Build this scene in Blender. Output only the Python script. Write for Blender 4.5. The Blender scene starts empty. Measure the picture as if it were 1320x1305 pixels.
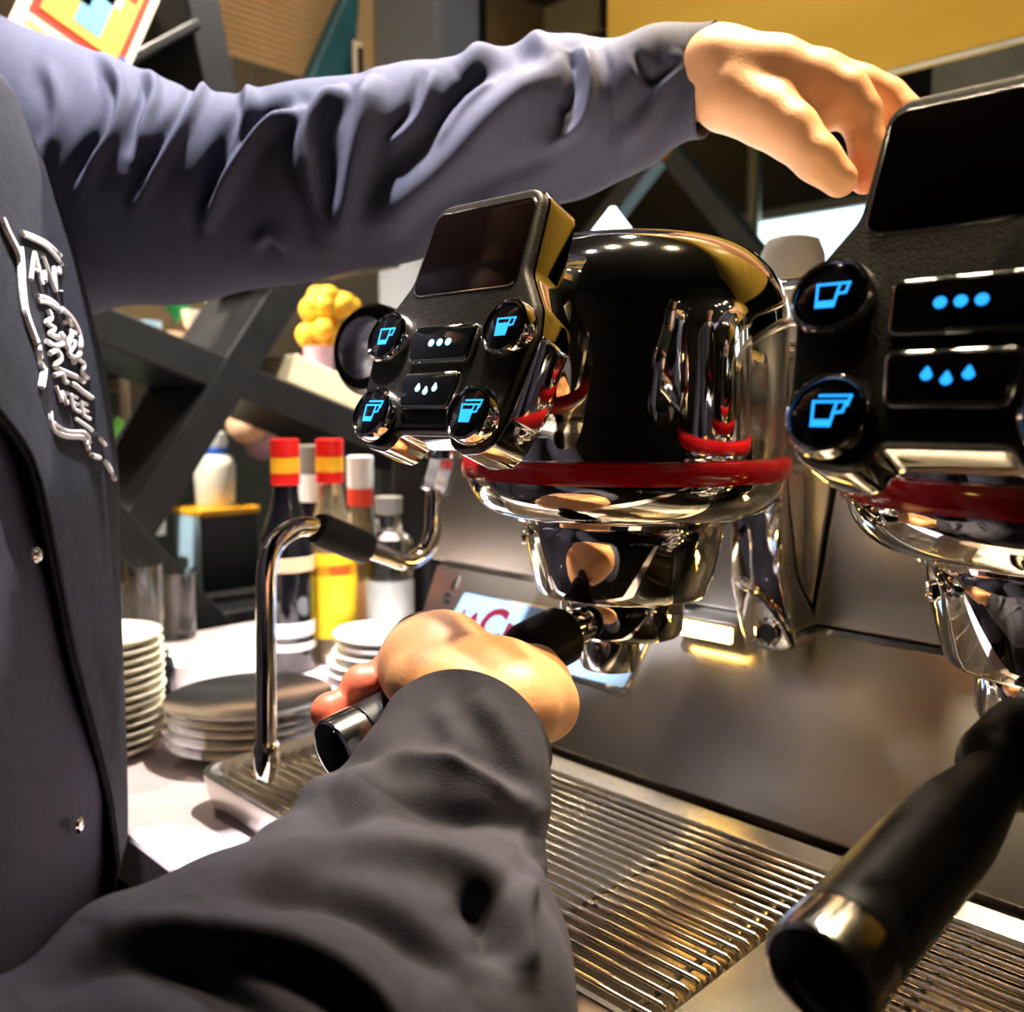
import bpy, bmesh, math, random
import numpy as np
from mathutils import Vector, Matrix
random.seed(4); np.random.seed(4)
scene = bpy.context.scene
col = scene.collection

# ------------------------------------------------------------------ camera
ZC = 1.25                       # eye height above the floor, metres
F = 1200.0; CX, CY = 660.0, 652.5
PITCH = math.atan((CY - 530.0) / F)
S2 = math.sqrt(.5)
cd = bpy.data.cameras.new('camera'); cam = bpy.data.objects.new('camera', cd); col.objects.link(cam)
cam.location = (0, 0, ZC)
cam.rotation_euler = (math.radians(90) - PITCH, 0, math.radians(45))
cd.sensor_width = 36; cd.lens = 36 * F / 1320.0
cd.clip_start = .02; cd.clip_end = 40
cd.dof.use_dof = True; cd.dof.focus_distance = .42; cd.dof.aperture_fstop = 9.0
scene.camera = cam

# ------------------------------------------------------------------ world, exposure
w = bpy.data.worlds.new('room_air'); scene.world = w; w.use_nodes = True
w.node_tree.nodes['Background'].inputs[0].default_value = (.05, .05, .06, 1)
w.node_tree.nodes['Background'].inputs[1].default_value = .3
vs = scene.view_settings
vs.view_transform = 'Standard'; vs.look = 'None'; vs.gamma = 1; vs.use_curve_mapping = False
vs.exposure = 0.5

# ------------------------------------------------------------------ geometry of the lens: pixels to places
RT = np.array([S2, S2, 0.]); FW = np.array([-S2, S2, 0.]); UPV = np.array([0, 0, 1.])
CF = FW * math.cos(PITCH) - UPV * math.sin(PITCH)
CU = UPV * math.cos(PITCH) + FW * math.sin(PITCH)
EYE = np.array([0, 0, ZC])
def ray(px, py): return RT * ((px - CX) / F) + CU * ((CY - py) / F) + CF
def pt(px, py, d): return EYE + ray(px, py) * d
def onX(px, py, X): v = ray(px, py); return EYE + v * (X / v[0])
def onY(px, py, Y): v = ray(px, py); return EYE + v * (Y / v[1])
def onZ(px, py, Z): v = ray(px, py); return EYE + v * ((Z - ZC) / v[2])
def onP(px, py, o, n):
    v = ray(px, py); return EYE + v * (np.dot(np.array(o) - EYE, n) / np.dot(v, n))
def cw(r, d, z): return EYE + RT * r + FW * d + UPV * z       # right, forward, height over the eye
def proj(P):
    P = np.atleast_2d(P) - EYE
    dep = P @ CF
    return np.stack([CX + F * (P @ RT) / dep, CY - F * (P @ CU) / dep], 1), dep
def nrm(v): v = np.array(v, float); return v / (np.linalg.norm(v) + 1e-12)

# ------------------------------------------------------------------ materials
MATS = {}
def mat(name, base, rough=.5, metal=0., spec=.5, emit=None, estr=0., trans=0., ior=1.45, coat=0., sss=0., aniso=0.,
        noise=0., nscale=40., nstretch=(1, 1, 1), bump=0., bscale=200., bstretch=(1, 1, 1), rnoise=0., col2=None, sheen=0.):
    m = bpy.data.materials.new(name); m.use_nodes = True
    nt = m.node_tree; b = nt.nodes['Principled BSDF']
    I = b.inputs
    I['Base Color'].default_value = (*base, 1); I['Roughness'].default_value = rough; I['Metallic'].default_value = metal
    I['Specular IOR Level'].default_value = spec; I['IOR'].default_value = ior
    I['Transmission Weight'].default_value = trans; I['Coat Weight'].default_value = coat
    I['Anisotropic'].default_value = aniso
    if sheen: I['Sheen Weight'].default_value = sheen; I['Sheen Roughness'].default_value = .4
    if sss:
        I['Subsurface Weight'].default_value = sss; I['Subsurface Radius'].default_value = (1., .35, .2); I['Subsurface Scale'].default_value = .006
    if emit: I['Emission Color'].default_value = (*emit, 1); I['Emission Strength'].default_value = estr
    def tex(scale, stretch, detail=4):
        tc = nt.nodes.new('ShaderNodeTexCoord'); mp = nt.nodes.new('ShaderNodeMapping'); n = nt.nodes.new('ShaderNodeTexNoise')
        mp.inputs['Scale'].default_value = stretch; n.inputs['Scale'].default_value = scale; n.inputs['Detail'].default_value = detail
        nt.links.new(tc.outputs['Object'], mp.inputs[0]); nt.links.new(mp.outputs[0], n.inputs['Vector']); return n
    if noise or col2:
        n = tex(nscale, nstretch); r = nt.nodes.new('ShaderNodeValToRGB')
        c2 = col2 if col2 else tuple(min(1, c * (1 + noise)) for c in base); c1 = base if col2 else tuple(c * (1 - noise) for c in base)
        r.color_ramp.elements[0].position = .3; r.color_ramp.elements[1].position = .7
        r.color_ramp.elements[0].color = (*c1, 1); r.color_ramp.elements[1].color = (*c2, 1)
        nt.links.new(n.outputs['Fac'], r.inputs[0]); nt.links.new(r.outputs[0], I['Base Color'])
    if rnoise:
        n = tex(nscale, nstretch); mr = nt.nodes.new('ShaderNodeMapRange')
        mr.inputs['To Min'].default_value = max(0, rough - rnoise); mr.inputs['To Max'].default_value = rough + rnoise
        nt.links.new(n.outputs['Fac'], mr.inputs[0]); nt.links.new(mr.outputs[0], I['Roughness'])
    if bump:
        n = tex(bscale, bstretch); bp = nt.nodes.new('ShaderNodeBump'); bp.inputs['Strength'].default_value = bump; bp.inputs['Distance'].default_value = .002
        nt.links.new(n.outputs['Fac'], bp.inputs['Height']); nt.links.new(bp.outputs[0], I['Normal'])
    MATS[name] = m; return m
mat('chrome', (.86, .85, .83), .035, 1)
mat('chrome_soft', (.80, .78, .74), .14, 1, rnoise=.05, nscale=60)
mat('saucer_metal', (.72, .72, .70), .16, 1, noise=.05, nscale=30)
mat('steel', (.62, .59, .54), .26, 1, noise=.06, nscale=30, nstretch=(.4, 40, 40), bump=.05, bscale=60, bstretch=(.5, 60, 60))
mat('splash_steel', (.52, .49, .45), .27, 1, noise=.08, nscale=25, nstretch=(.4, 40, 40), bump=.04, bscale=60, bstretch=(.5, 60, 60))
mat('dark_steel', (.20, .17, .14), .32, 1, noise=.1, nscale=20)
mat('tray_floor', (.30, .23, .15), .24, 1, noise=.35, nscale=22)
mat('bar_steel', (.80, .76, .70), .16, 1)
mat('wand_steel', (.78, .72, .64), .07, 1)
mat('red_enamel', (.30, .005, .007), .12, 0, coat=.6)
mat('black_plastic', (.006, .006, .007), .36, 0, spec=.10, noise=.3, nscale=300, bump=.1, bscale=900)
mat('black_rough', (.011, .009, .008), .45, 0, spec=.16, noise=.5, nscale=500, bump=.25, bscale=1300)
mat('black_gloss', (.004, .004, .005), .06, 0, coat=.3)
mat('screen_glass', (.004, .002, .002), .10, 0, spec=.14)
mat('rubber', (.007, .007, .008), .5, 0, spec=.2, bump=.1, bscale=700)
mat('handle_black', (.008, .008, .009), .36, 0, spec=.4, bump=.15, bscale=1500)
mat('cyan_glow', (.02, .2, .5), .4, emit=(.015, .34, 1.0), estr=1.15)
mat('pale_glow', (.3, .5, .7), .4, emit=(.30, .62, 1.0), estr=1.1)
mat('lamp_glow', (1, .8, .4), .4, emit=(1., .60, .13), estr=26)
mat('warm_glow', (1, .9, .7), .4, emit=(1., .82, .58), estr=120)
mat('window_glow', (.9, 1, 1), .4, emit=(.70, .97, 1.), estr=2.0)
mat('skin', (.60, .29, .135), .44, 0, sss=.12, col2=(.66, .33, .17), nscale=45, bump=.10, bscale=500)
_m = MATS['skin'].node_tree; _b = _m.nodes['Principled BSDF']; _a = _m.nodes.new('ShaderNodeAttribute'); _a.attribute_name = 'flush'
_x = _m.nodes.new('ShaderNodeMix'); _x.data_type = 'RGBA'; _l = _b.inputs['Base Color'].links[0].from_socket
_m.links.new(_a.outputs['Fac'], _x.inputs[0]); _m.links.new(_l, _x.inputs[6]); _x.inputs[7].default_value = (.74, .12, .06, 1); _m.links.new(_x.outputs[2], _b.inputs['Base Color'])
mat('fingertip', (.72, .19, .10), .42, 0, sss=.2, noise=.1, nscale=60)
mat('nail', (.75, .42, .33), .25, 0)
mat('shirt', (.041, .040, .060), .8, 0, spec=.15, noise=.10, nscale=160, bump=.22, bscale=1700)
mat('apron', (.016, .0155, .021), .85, 0, spec=.15, noise=.2, nscale=120, bump=.5, bscale=900, bstretch=(1, 1, 2.5))
mat('trousers', (.02, .02, .024), .9, 0, noise=.2, nscale=90)
mat('thread', (.74, .69, .66), .7, 0, noise=.15, nscale=700, bump=.6, bscale=1600)
mat('hair', (.015, .011, .009), .5, 0, noise=.4, nscale=150)
mat('white_ceramic', (.86, .86, .82), .16, 0, coat=.3)
mat('grey_ceramic', (.22, .20, .175), .35, 0, noise=.1, nscale=20)
mat('cream_ceramic', (.80, .74, .58), .3, 0)
mat('counter_stone', (.52, .42, .42), .3, 0, noise=.12, nscale=14, col2=(.60, .49, .49))
mat('dark_wood', (.05, .035, .025), .5, 0, noise=.3, nscale=8, nstretch=(1, 1, 12))
mat('bamboo', (.62, .42, .22), .5, 0, noise=.22, nscale=9, nstretch=(10, 1, 10))
mat('pale_wood', (.86, .72, .48), .5, 0, noise=.06, nscale=4, nstretch=(1, 1, 6))
mat('yellow_panel', (.66, .40, .045), .34, 0, col2=(.80, .52, .09), nscale=3, nstretch=(.5, 1, 3), coat=.2)
mat('rack_black', (.013, .013, .014), .42, 0, spec=.3, noise=.2, nscale=30)
mat('rack_grey', (.10, .10, .105), .45, 0, noise=.15, nscale=20)
mat('wall_black', (.012, .012, .014), .5, 0, noise=.2, nscale=5)
mat('wall_taupe', (.22, .17, .12), .7, 0, noise=.12, nscale=4)
mat('wall_dark', (.018, .016, .016), .6, 0, noise=.2, nscale=4)
mat('ceiling_dark', (.02, .02, .022), .7, 0, noise=.15, nscale=3)
mat('floor_dark', (.03, .026, .022), .4, 0, noise=.2, nscale=3)
mat('pale_blue_grey', (.20, .22, .27), .5, 0, noise=.06, nscale=6)
mat('teal', (.01, .10, .14), .5, 0, noise=.15, nscale=12)
mat('concrete', (.30, .29, .27), .7, 0, noise=.15, nscale=18)
mat('cyan_ceramic', (.05, .60, .66), .3, 0)
mat('sky_ceramic', (.42, .62, .74), .3, 0)
mat('green_leaf', (.16, .52, .05), .5, 0, noise=.3, nscale=30)
mat('bright_green', (.02, .50, .16), .4, 0)
mat('orange_puff', (.95, .46, .02), .6, 0, col2=(1., .66, .06), nscale=30, bump=.4, bscale=60)
mat('pink_fabric', (.72, .42, .50), .7, 0, noise=.15, nscale=40)
mat('peach', (.86, .52, .30), .6, 0, noise=.1, nscale=30)
mat('dark_glass', (.006, .006, .008), .05, 0, coat=.6)
mat('clear_glass', (.92, .93, .90), .02, 0, trans=1., ior=1.40)
mat('smoke_glass', (.30, .30, .30), .03, 0, trans=.9, ior=1.4)
mat('liquor', (.62, .50, .30), .05, 0, trans=.8, ior=1.36)
mat('cap_red', (.72, .014, .01), .3, 0)
mat('cap_yellow', (.92, .46, .02), .35, 0)
mat('label_yellow', (.95, .62, .015), .5, 0, noise=.08, nscale=30)
mat('label_white', (.78, .76, .72), .5, 0)
mat('label_red', (.75, .05, .02), .5, 0)
mat('print_blue', (.03, .14, .60), .4, 0)
mat('print_sky', (.25, .55, .85), .4, 0)
mat('print_green', (.10, .28, .10), .5, 0)
mat('print_yellow', (.90, .60, .10), .5, 0)
mat('paper', (.86, .78, .62), .6, 0)
mat('box_black', (.012, .014, .022), .4, 0)
mat('plate_blue', (.17, .29, .48), .25, 0)
mat('plate_red', (.10, .002, .008), .3, 0)
mat('dark_slot', (.003, .003, .003), .6, 0)

# ------------------------------------------------------------------ mesh builder
class MB:
    def __init__(s): s.v = []; s.f = []; s.mi = []
    def add(s, V, Fc, mi=0):
        n = len(s.v); s.v += [tuple(map(float, p)) for p in V]; s.f += [tuple(i + n for i in q) for q in Fc]; s.mi += [mi] * len(Fc); return s
    def box(s, c, size, R=None):
        x, y, z = [q / 2 for q in size]
        V = np.array([(-x, -y, -z), (x, -y, -z), (x, y, -z), (-x, y, -z), (-x, -y, z), (x, -y, z), (x, y, z), (-x, y, z)])
        if R is not None: V = V @ np.array(R).T
        return s.add(V + np.array(c), [(0, 3, 2, 1), (4, 5, 6, 7), (0, 1, 5, 4), (1, 2, 6, 5), (2, 3, 7, 6), (3, 0, 4, 7)])
    def rings(s, R, closed=True, cap0=True, cap1=True):
        n = len(R[0]); V = [p for r in R for p in r]; Fc = []
        for i in range(len(R) - 1):
            for j in range(n if closed else n - 1):
                k = (j + 1) % n; Fc.append((i * n + j, i * n + k, (i + 1) * n + k, (i + 1) * n + j))
        if cap0: Fc.append(tuple(range(n - 1, -1, -1)))
        if cap1: Fc.append(tuple((len(R) - 1) * n + j for j in range(n)))
        return s.add(V, Fc)
    def lathe(s, prof, o, ax=(0, 0, 1), n=48, cap0=True, cap1=True, sx=1., a0=0.):
        ax = nrm(ax); t = np.array([1., 0, 0]) if abs(ax[0]) < .8 else np.array([0, 1., 0])
        u = nrm(np.cross(t, ax)); v = np.cross(ax, u); o = np.array(o, float); R = []
        for (r, h) in prof:
            R.append([o + ax * h + (u * math.cos(a) * sx + v * math.sin(a)) * r for a in (a0 + 2 * math.pi * k / n for k in range(n))])
        return s.rings(R, True, cap0, cap1)
    def tube(s, path, rad, n=16, caps=True):
        P = [np.array(p, float) for p in path]; m = len(P)
        rad = rad if hasattr(rad, '__len__') else [rad] * m
        T = [nrm(P[min(i + 1, m - 1)] - P[max(i - 1, 0)]) for i in range(m)]
        u = nrm(np.cross(T[0], [0.31, .2, .93])); R = []
        for i in range(m):
            u = nrm(u - T[i] * np.dot(u, T[i])); v = np.cross(T[i], u)
            R.append([P[i] + (u * math.cos(a) + v * math.sin(a)) * rad[i] for a in (2 * math.pi * k / n for k in range(n))])
        return s.rings(R, True, caps, caps)
    def sphere(s, c, r, n=20, m=12, sc=(1, 1, 1)):
        pr = [(max(1e-5, math.sin(math.pi * i / m)), -math.cos(math.pi * i / m)) for i in range(m + 1)]
        R = [[np.array(c) + np.array([math.cos(a) * q[0] * sc[0], math.sin(a) * q[0] * sc[1], q[1] * sc[2]]) * r for a in (2 * math.pi * k / n for k in range(n))] for q in pr]
        return s.rings(R, True, True, True)
    def prism(s, poly, fr, n0, n1, bev=0.):
        # poly in (s, t), fr(s, t, n) gives the place; counter-clockwise poly; rounded front edge
        Q = np.array(poly, float); m = len(Q)
        def inset(b):
            if b == 0: return Q
            o = []
            for i in range(m):
                a = nrm(Q[i] - Q[i - 1]); c = nrm(Q[(i + 1) % m] - Q[i])
                na = np.array([-a[1], a[0]]); nc = np.array([-c[1], c[0]]); h = nrm(na + nc)
                o.append(Q[i] + h * b / max(.5, np.dot(h, na)))
            return np.array(o)
        lev = [(n0, 0.), (n1, 0.)] if not bev else [(n0, 0.), (n1 - bev, 0.), (n1 - bev * .4, bev * .2), (n1 - bev * .1, bev * .55), (n1, bev)]
        R = [[fr(q[0], q[1], nn) for q in inset(b)] for nn, b in lev]
        return s.rings(R)
    def build(s, name, m, parent=None, smooth=35, bevel=0., kind=None):
        me = bpy.data.meshes.new(name); me.from_pydata(s.v, [], s.f)
        ms = m if isinstance(m, (list, tuple)) else [m]
        for q in ms: me.materials.append(MATS[q])
        if len(ms) > 1: me.polygons.foreach_set('material_index', s.mi)
        bm = bmesh.new(); bm.from_mesh(me); bmesh.ops.remove_doubles(bm, verts=bm.verts, dist=1e-6); bmesh.ops.recalc_face_normals(bm, faces=bm.faces); bm.to_mesh(me); bm.free()
        if smooth:
            me.polygons.foreach_set('use_smooth', [True] * len(me.polygons)); me.set_sharp_from_angle(angle=math.radians(smooth))
        me.update()
        return link(name, me, parent, bevel, kind)
def link(name, me, parent=None, bevel=0., kind=None):
    o = bpy.data.objects.new(name, me); col.objects.link(o)
    if bevel:
        b = o.modifiers.new('edge', 'BEVEL'); b.width = bevel; b.segments = 2; b.limit_method = 'ANGLE'; b.angle_limit = math.radians(40)
    if kind: o['kind'] = kind
    if parent: put(o, parent)
    return o
def put(o, parent):
    bpy_m = Matrix.Identity(4); q = parent; chain = []
    while q: chain.append(q); q = q.parent
    for q in reversed(chain): bpy_m = bpy_m @ q.matrix_parent_inverse @ q.matrix_basis
    o.parent = parent; o.matrix_parent_inverse = bpy_m.inverted()
def tag(o, label, cat, group=None):
    o['label'] = label; o['category'] = cat
    if group: o['group'] = group
    return o
def thing(name, loc, label, cat, group=None):
    o = bpy.data.objects.new(name, None); col.objects.link(o); o.location = tuple(map(float, loc)); o.empty_display_size = .02
    return tag(o, label, cat, group)
def struct(o): o['kind'] = 'structure'; return o
def rpoly(P, R, n=6):
    # polygon with rounded corners
    P = [np.array(p, float) for p in P]; m = len(P); out = []
    R = R if hasattr(R, '__len__') else [R] * m
    for i in range(m):
        p = P[i]; a = nrm(P[i - 1] - p); b = nrm(P[(i + 1) % m] - p); c = np.clip(np.dot(a, b), -1, 1); th = math.acos(c)
        if R[i] <= 0 or th > 3.05: out.append(p); continue
        L = min(R[i] / math.tan(th / 2), .48 * np.linalg.norm(P[i - 1] - p), .48 * np.linalg.norm(P[(i + 1) % m] - p)); r = L * math.tan(th / 2)
        cen = p + nrm(a + b) * (r / math.sin(th / 2)); s0 = p + a * L - cen; s1 = p + b * L - cen
        a0 = math.atan2(s0[1], s0[0]); a1 = math.atan2(s1[1], s1[0]); da = (a1 - a0 + math.pi) % (2 * math.pi) - math.pi
        for k in range(n + 1): t = a0 + da * k / n; out.append(cen + r * np.array([math.cos(t), math.sin(t)]))
    return out
def smooth_path(P, n=8):
    P = [np.array(p, float) for p in P]; out = []
    for i in range(len(P) - 1):
        p0 = P[max(i - 1, 0)]; p1 = P[i]; p2 = P[i + 1]; p3 = P[min(i + 2, len(P) - 1)]
        for k in range(n):
            t = k / n; out.append(.5 * ((2 * p1) + (-p0 + p2) * t + (2 * p0 - 5 * p1 + 4 * p2 - p3) * t * t + (-p0 + 3 * p1 - 3 * p2 + p3) * t ** 3))
    out.append(P[-1]); return out
def flat_frame(o, ex, ey):
    o = np.array(o, float); ex = nrm(ex); ey = nrm(np.array(ey) - ex * np.dot(ex, ey)); n = np.cross(ex, ey)
    return lambda s, t, q: o + ex * s + ey * t + n * q
def text_mesh(body, size, fr, depth, name, m, parent, squeeze=1., align='LEFT'):
    c = bpy.data.curves.new('letters', 'FONT'); c.body = body; c.size = size; c.extrude = depth / 2; c.resolution_u = 3; c.align_x = align; c.offset = size * .032
    t = bpy.data.objects.new('letters', c); col.objects.link(t)
    dg = bpy.context.evaluated_depsgraph_get(); me = bpy.data.meshes.new_from_object(t.evaluated_get(dg))
    bpy.data.objects.remove(t); bpy.data.curves.remove(c)
    for v in me.vertices: v.co = Vector(fr(v.co.x * squeeze, v.co.y, v.co.z + depth / 2))
    me.materials.clear(); me.materials.append(MATS[m]); me.name = name
    return link(name, me, parent)

# ------------------------------------------------------------------ the room
X0, X1, Y0, Y1, ZT = -2.5, 2.0, -2.2, 2.7, 2.75
def slab(name, a, b, m): 
    a = np.array(a, float); b = np.array(b, float)
    return struct(MB().box((a + b) / 2, b - a).build(name, m, smooth=0))
slab('floor', (X0 - .1, Y0 - .1, -.1), (X1 + .1, Y1 + .1, 0), 'floor_dark')
slab('ceiling', (X0 - .1, Y0 - .1, ZT), (X1 + .1, Y1 + .1, ZT + .1), 'ceiling_dark')
slab('wall_left', (X0 - .1, Y0, 0), (X0, Y1, ZT), 'wall_taupe')
slab('wall_right', (X1, Y0, 0), (X1 + .1, Y1, ZT), 'wall_dark')
slab('wall_back', (X0 - .1, Y1, 0), (X1 + .1, Y1 + .1, ZT), 'wall_black')
slab('wall_front', (X0 - .1, Y0 - .1, 0), (X1 + .1, Y0, ZT), 'wall_dark')
# bright window in the back wall
wl = onY(944, 290, Y1 - .03); wr = onY(1500, 240, Y1 - .03)
wz1 = onY(944, 287, Y1 - .03)[2]; wz0 = ZC - .25
win = struct(MB().box(((wl[0] + wr[0]) / 2, Y1 - .02, (wz0 + wz1) / 2), (wr[0] - wl[0], .02, wz1 - wz0)).build('window_1', 'window_glow', smooth=0))
fr_ = MB()
for zz in (wz0, wz1): fr_.box(((wl[0] + wr[0]) / 2, Y1 - .03, zz), (wr[0] - wl[0] + .04, .05, .03))
for xx in (wl[0], (wl[0] + wr[0]) / 2 + .2, wr[0]): fr_.box((xx, Y1 - .03, (wz0 + wz1) / 2), (.025, .05, wz1 - wz0))
fr_.build('window_frame', 'concrete', win, smooth=0)

# ceiling lamps: fixtures that light the room
def downlight(x, y, m, label, r=.045, z=None, spot=None):
    z = ZT if z is None else z
    t = thing('ceiling_spotlight_offscreen', (x, y, z), label, 'lamp', 'round spotlights')
    MB().lathe([(r + .012, .002), (r + .012, -.035), (r + .002, -.04), (r, -.02)], (x, y, z), cap0=True, cap1=False, n=32).build('rim', 'black_plastic', t)
    MB().lathe([(r, -.019), (r, -.022)], (x, y, z), n=32).build('bulb_offscreen', m, t)
    if spot:
        ld = bpy.data.lights.new('beam_offscreen', 'SPOT'); ld.energy = spot[0]; ld.color = spot[1]; ld.spot_size = math.radians(spot[2]); ld.spot_blend = .55; ld.shadow_soft_size = .035
        lo_ = bpy.data.objects.new('beam_offscreen', ld); col.objects.link(lo_); lo_.location = (x, y, z - .045)
        tgt = Vector(spot[3]); lo_.rotation_euler = (tgt - lo_.location).to_track_quat('-Z', 'Y').to_euler()
        lo_.parent = t; lo_.matrix_parent_inverse = Matrix.Translation(-t.location)
for x, y, sp_, lb in ((-.52, .46, (135, (1., .82, .56), 15, (-.35, .30, 1.12)), 'round warm spotlight in the ceiling above the gripping hand'),
                  (-.42, .72, (210, (1., .84, .58), 20, (-.27, .52, 1.42)), 'round warm spotlight in the ceiling above the reaching hand'),
                  (-.64, .24, (500, (.90, .90, 1.), 25, (-.60, .40, 1.45)), 'round bluish white spotlight in the ceiling above the sleeves'),
                  (-.80, 1.05, (215, (1., .95, .87), 60, (-.98, .54, 1.02)), 'round white spotlight in the ceiling above the bottles'),
                  (-1.75, .35, (330, (1., .88, .7), 70, (-1.70, .62, 1.3)), 'round warm white spotlight in the ceiling above the wall shelves'),
                  (-.12, .85, (170, (1., .76, .42), 24, (-.24, .42, .99)), 'round warm spotlight in the ceiling above the drip tray')):
    downlight(x, y, 'warm_glow', lb, spot=sp_)
downlight(-1.30, -.35, 'warm_glow', 'round white spotlight in the ceiling facing the black rack', spot=(240, (1., .95, .88), 30, (-1.36, .58, 1.22)))
# ------------------------------------------------------------------ worktop
CT = ZC - .287                                            # counter top height
XE = -1.14
top = MB().box(((XE + 1.6) / 2, .7225, CT - .02), (1.6 - XE, .955, .04)).build('worktop', 'counter_stone', smooth=0, bevel=.004)
tag(top, 'pale pinkish stone worktop that carries the coffee machine', 'counter')
cab = thing('counter_cabinet', (-.45, .72, 0), 'dark wooden cabinet under the pale worktop', 'cabinet')
MB().box(((XE + 1.6) / 2, .74, (CT - .04) / 2), (1.56 - XE, .88, CT - .04)).build('body', 'dark_wood', cab, smooth=0)
for k in range(5):
    d = MB().box((-.80 + k * .52, .295, .46), (.51, .02, .78)).build('door', 'dark_wood', cab, smooth=0, bevel=.003)
    MB().tube([(-1.0 + k * .52, .279, .60), (-1.0 + k * .52, .279, .75)], .005, 8).build('handle', 'steel', d)

# ------------------------------------------------------------------ espresso machine
GX, GY, ZR, PITCHX = -.334, .425, ZC - .031, .234           # group axis, ring height, spacing of the groups
ZTRAY = ZC - .26; YB = .51; YS = .60; ZS = ZC - .1515; ZTOP = ZC + .06
mach = thing('espresso_machine', (-.1, .75, CT), 'large chrome and steel espresso machine with two brewing groups', 'coffee machine')
def px_prof(prof, xa, xb): return [[(xa, y, z) for y, z in prof], [(xb, y, z) for y, z in prof]]
MB().rings(px_prof([(YB + .03, CT), (YB + .03, ZTRAY - .003), (YS + .03, ZS - .02), (YS + .03, ZTOP - .004), (1.08, ZTOP - .004), (1.08, CT)], -.655, .62)).build('body', 'dark_steel', mach, bevel=.004)
# sloping lower splash panel, upper panels with leaning seam
sl = nrm([0, YS - YB, ZS - ZTRAY]); sn = np.array([0, -sl[2], sl[1]])     # up the slope, outward normal
SO = np.array([0, YB, ZTRAY])
sfr = lambda s, t, n: SO + np.array([s, 0, 0]) + sl * t + sn * n
SL = math.hypot(YS - YB, ZS - ZTRAY)
def q4(P, n=.012, fr=None): return P
MB().prism([(-.662, .004), (.60, .004), (.60, SL - .002), (-.705, SL - .002)], sfr, -.02, 0, .0015).build('splash_panel', 'splash_steel', mach)
ufr = lambda s, t, n: np.array([s, YS - n, t])
seam0 = onY(1045, 803, YS); seam1 = onY(1077, 615, YS)
kx = (seam1[0] - seam0[0]) / (seam1[2] - seam0[2]); xs0 = seam0[0] + kx * (ZS - seam0[2]); xs1 = seam0[0] + kx * (ZTOP - seam0[2])
P1 = [(-.722, ZS + .003), (xs0 - .0015, ZS + .003), (xs1 - .0015, ZTOP), (-.722, ZTOP)]
P2 = [(xs0 + .0015, ZS + .003), (.60, ZS + .003), (.60, ZTOP), (xs1 + .0015, ZTOP)]
MB().prism(P1, ufr, -.025, 0, .002).build('upper_panel', 'splash_steel', mach)
MB().prism(P2, ufr, -.025, 0, .002).build('upper_panel', 'splash_steel', mach)
MB().box((-.05, YS + .001, ZS), (1.3, .004, .004)).build('seam_strip', 'chrome_soft', mach)
MB().box((-.05, .85, ZTOP + .002), (1.33, .48, .012)).build('cup_shelf', 'steel', mach, bevel=.004)
MB().tube([(-.70, .615, ZTOP + .03), (.58, .615, ZTOP + .03)], .004, 12).build('shelf_rail', 'chrome', mach)
for k in range(6):
    MB().tube([(-.70 + k * .256, .615, ZTOP), (-.70 + k * .256, .615, ZTOP + .03)], .0035, 10).build('rail_post', 'chrome', mach)
for x in (-.60, .55):
    MB().lathe([(.03, -.0), (.03, .02), (.026, .024)], (x, .95, CT - .001)).build('foot', 'rubber', mach)
# brand plate and emblem on the splash panel
def slope_st(px, py):
    p = onP(px, py, SO, sn); return p[0], float(np.dot(p - SO, sl))
a = slope_st(601, 763); b = slope_st(808, 895); c_ = slope_st(808, 800)
pw0, pw1 = a[0], b[0]; pt0, pt1 = b[1], a[1]
rect = lambda x0, x1, y0, y1, r: rpoly([(x0, y0), (x1, y0), (x1, y1), (x0, y1)], r)
bp = MB().prism(rect(pw0, pw1, pt0, pt1, .004), sfr, 0, .003, .0012).build('brand_plate', 'chrome', mach)
bp['label'] = 'rectangular chrome framed brand plate'
MB().prism(rect(pw0 + .0025, pw1 - .0025, pt0 + .0025, pt1 - .0025, .003), sfr, .0025, .0035, .0003).build('enamel_field', 'plate_blue', bp)
H = pt1 - pt0
tf = lambda x, y: (lambda s, t, n: sfr(x + s, y + t, .0034 + n))
text_mesh('LA', H * .42, tf(pw0 + .0130, pt0 + H * .36), .0006, 'lettering', 'plate_red', bp, .95)
text_mesh('C', H * .80, tf(pw0 + .0415, pt0 + H * .24), .0006, 'lettering', 'plate_red', bp, .95)
text_mesh('IMBALI', H * .42, tf(pw0 + .073, pt0 + H * .30), .0006, 'lettering', 'plate_red', bp, .62 * (pw1 - pw0 - .074) / .062)
ex_, et_ = slope_st(573, 778)
em = MB().tube([sfr(ex_ + .0045 * math.cos(q) * (1 if k < 12 else -1), et_ + .006 + .005 * math.sin(q) * 1, .001) for k, q in enumerate(np.linspace(.4, 5.4, 20))], .0011, 6).build('emblem', 'dark_slot', mach)
MB().prism(rpoly([(ex_ - .004, et_ + .016), (ex_ + .004, et_ + .016), (ex_ + .001, et_ + .031), (ex_ - .001, et_ + .031)], .002), sfr, 0, .001).build('emblem_drop', 'chrome_soft', em)

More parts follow.
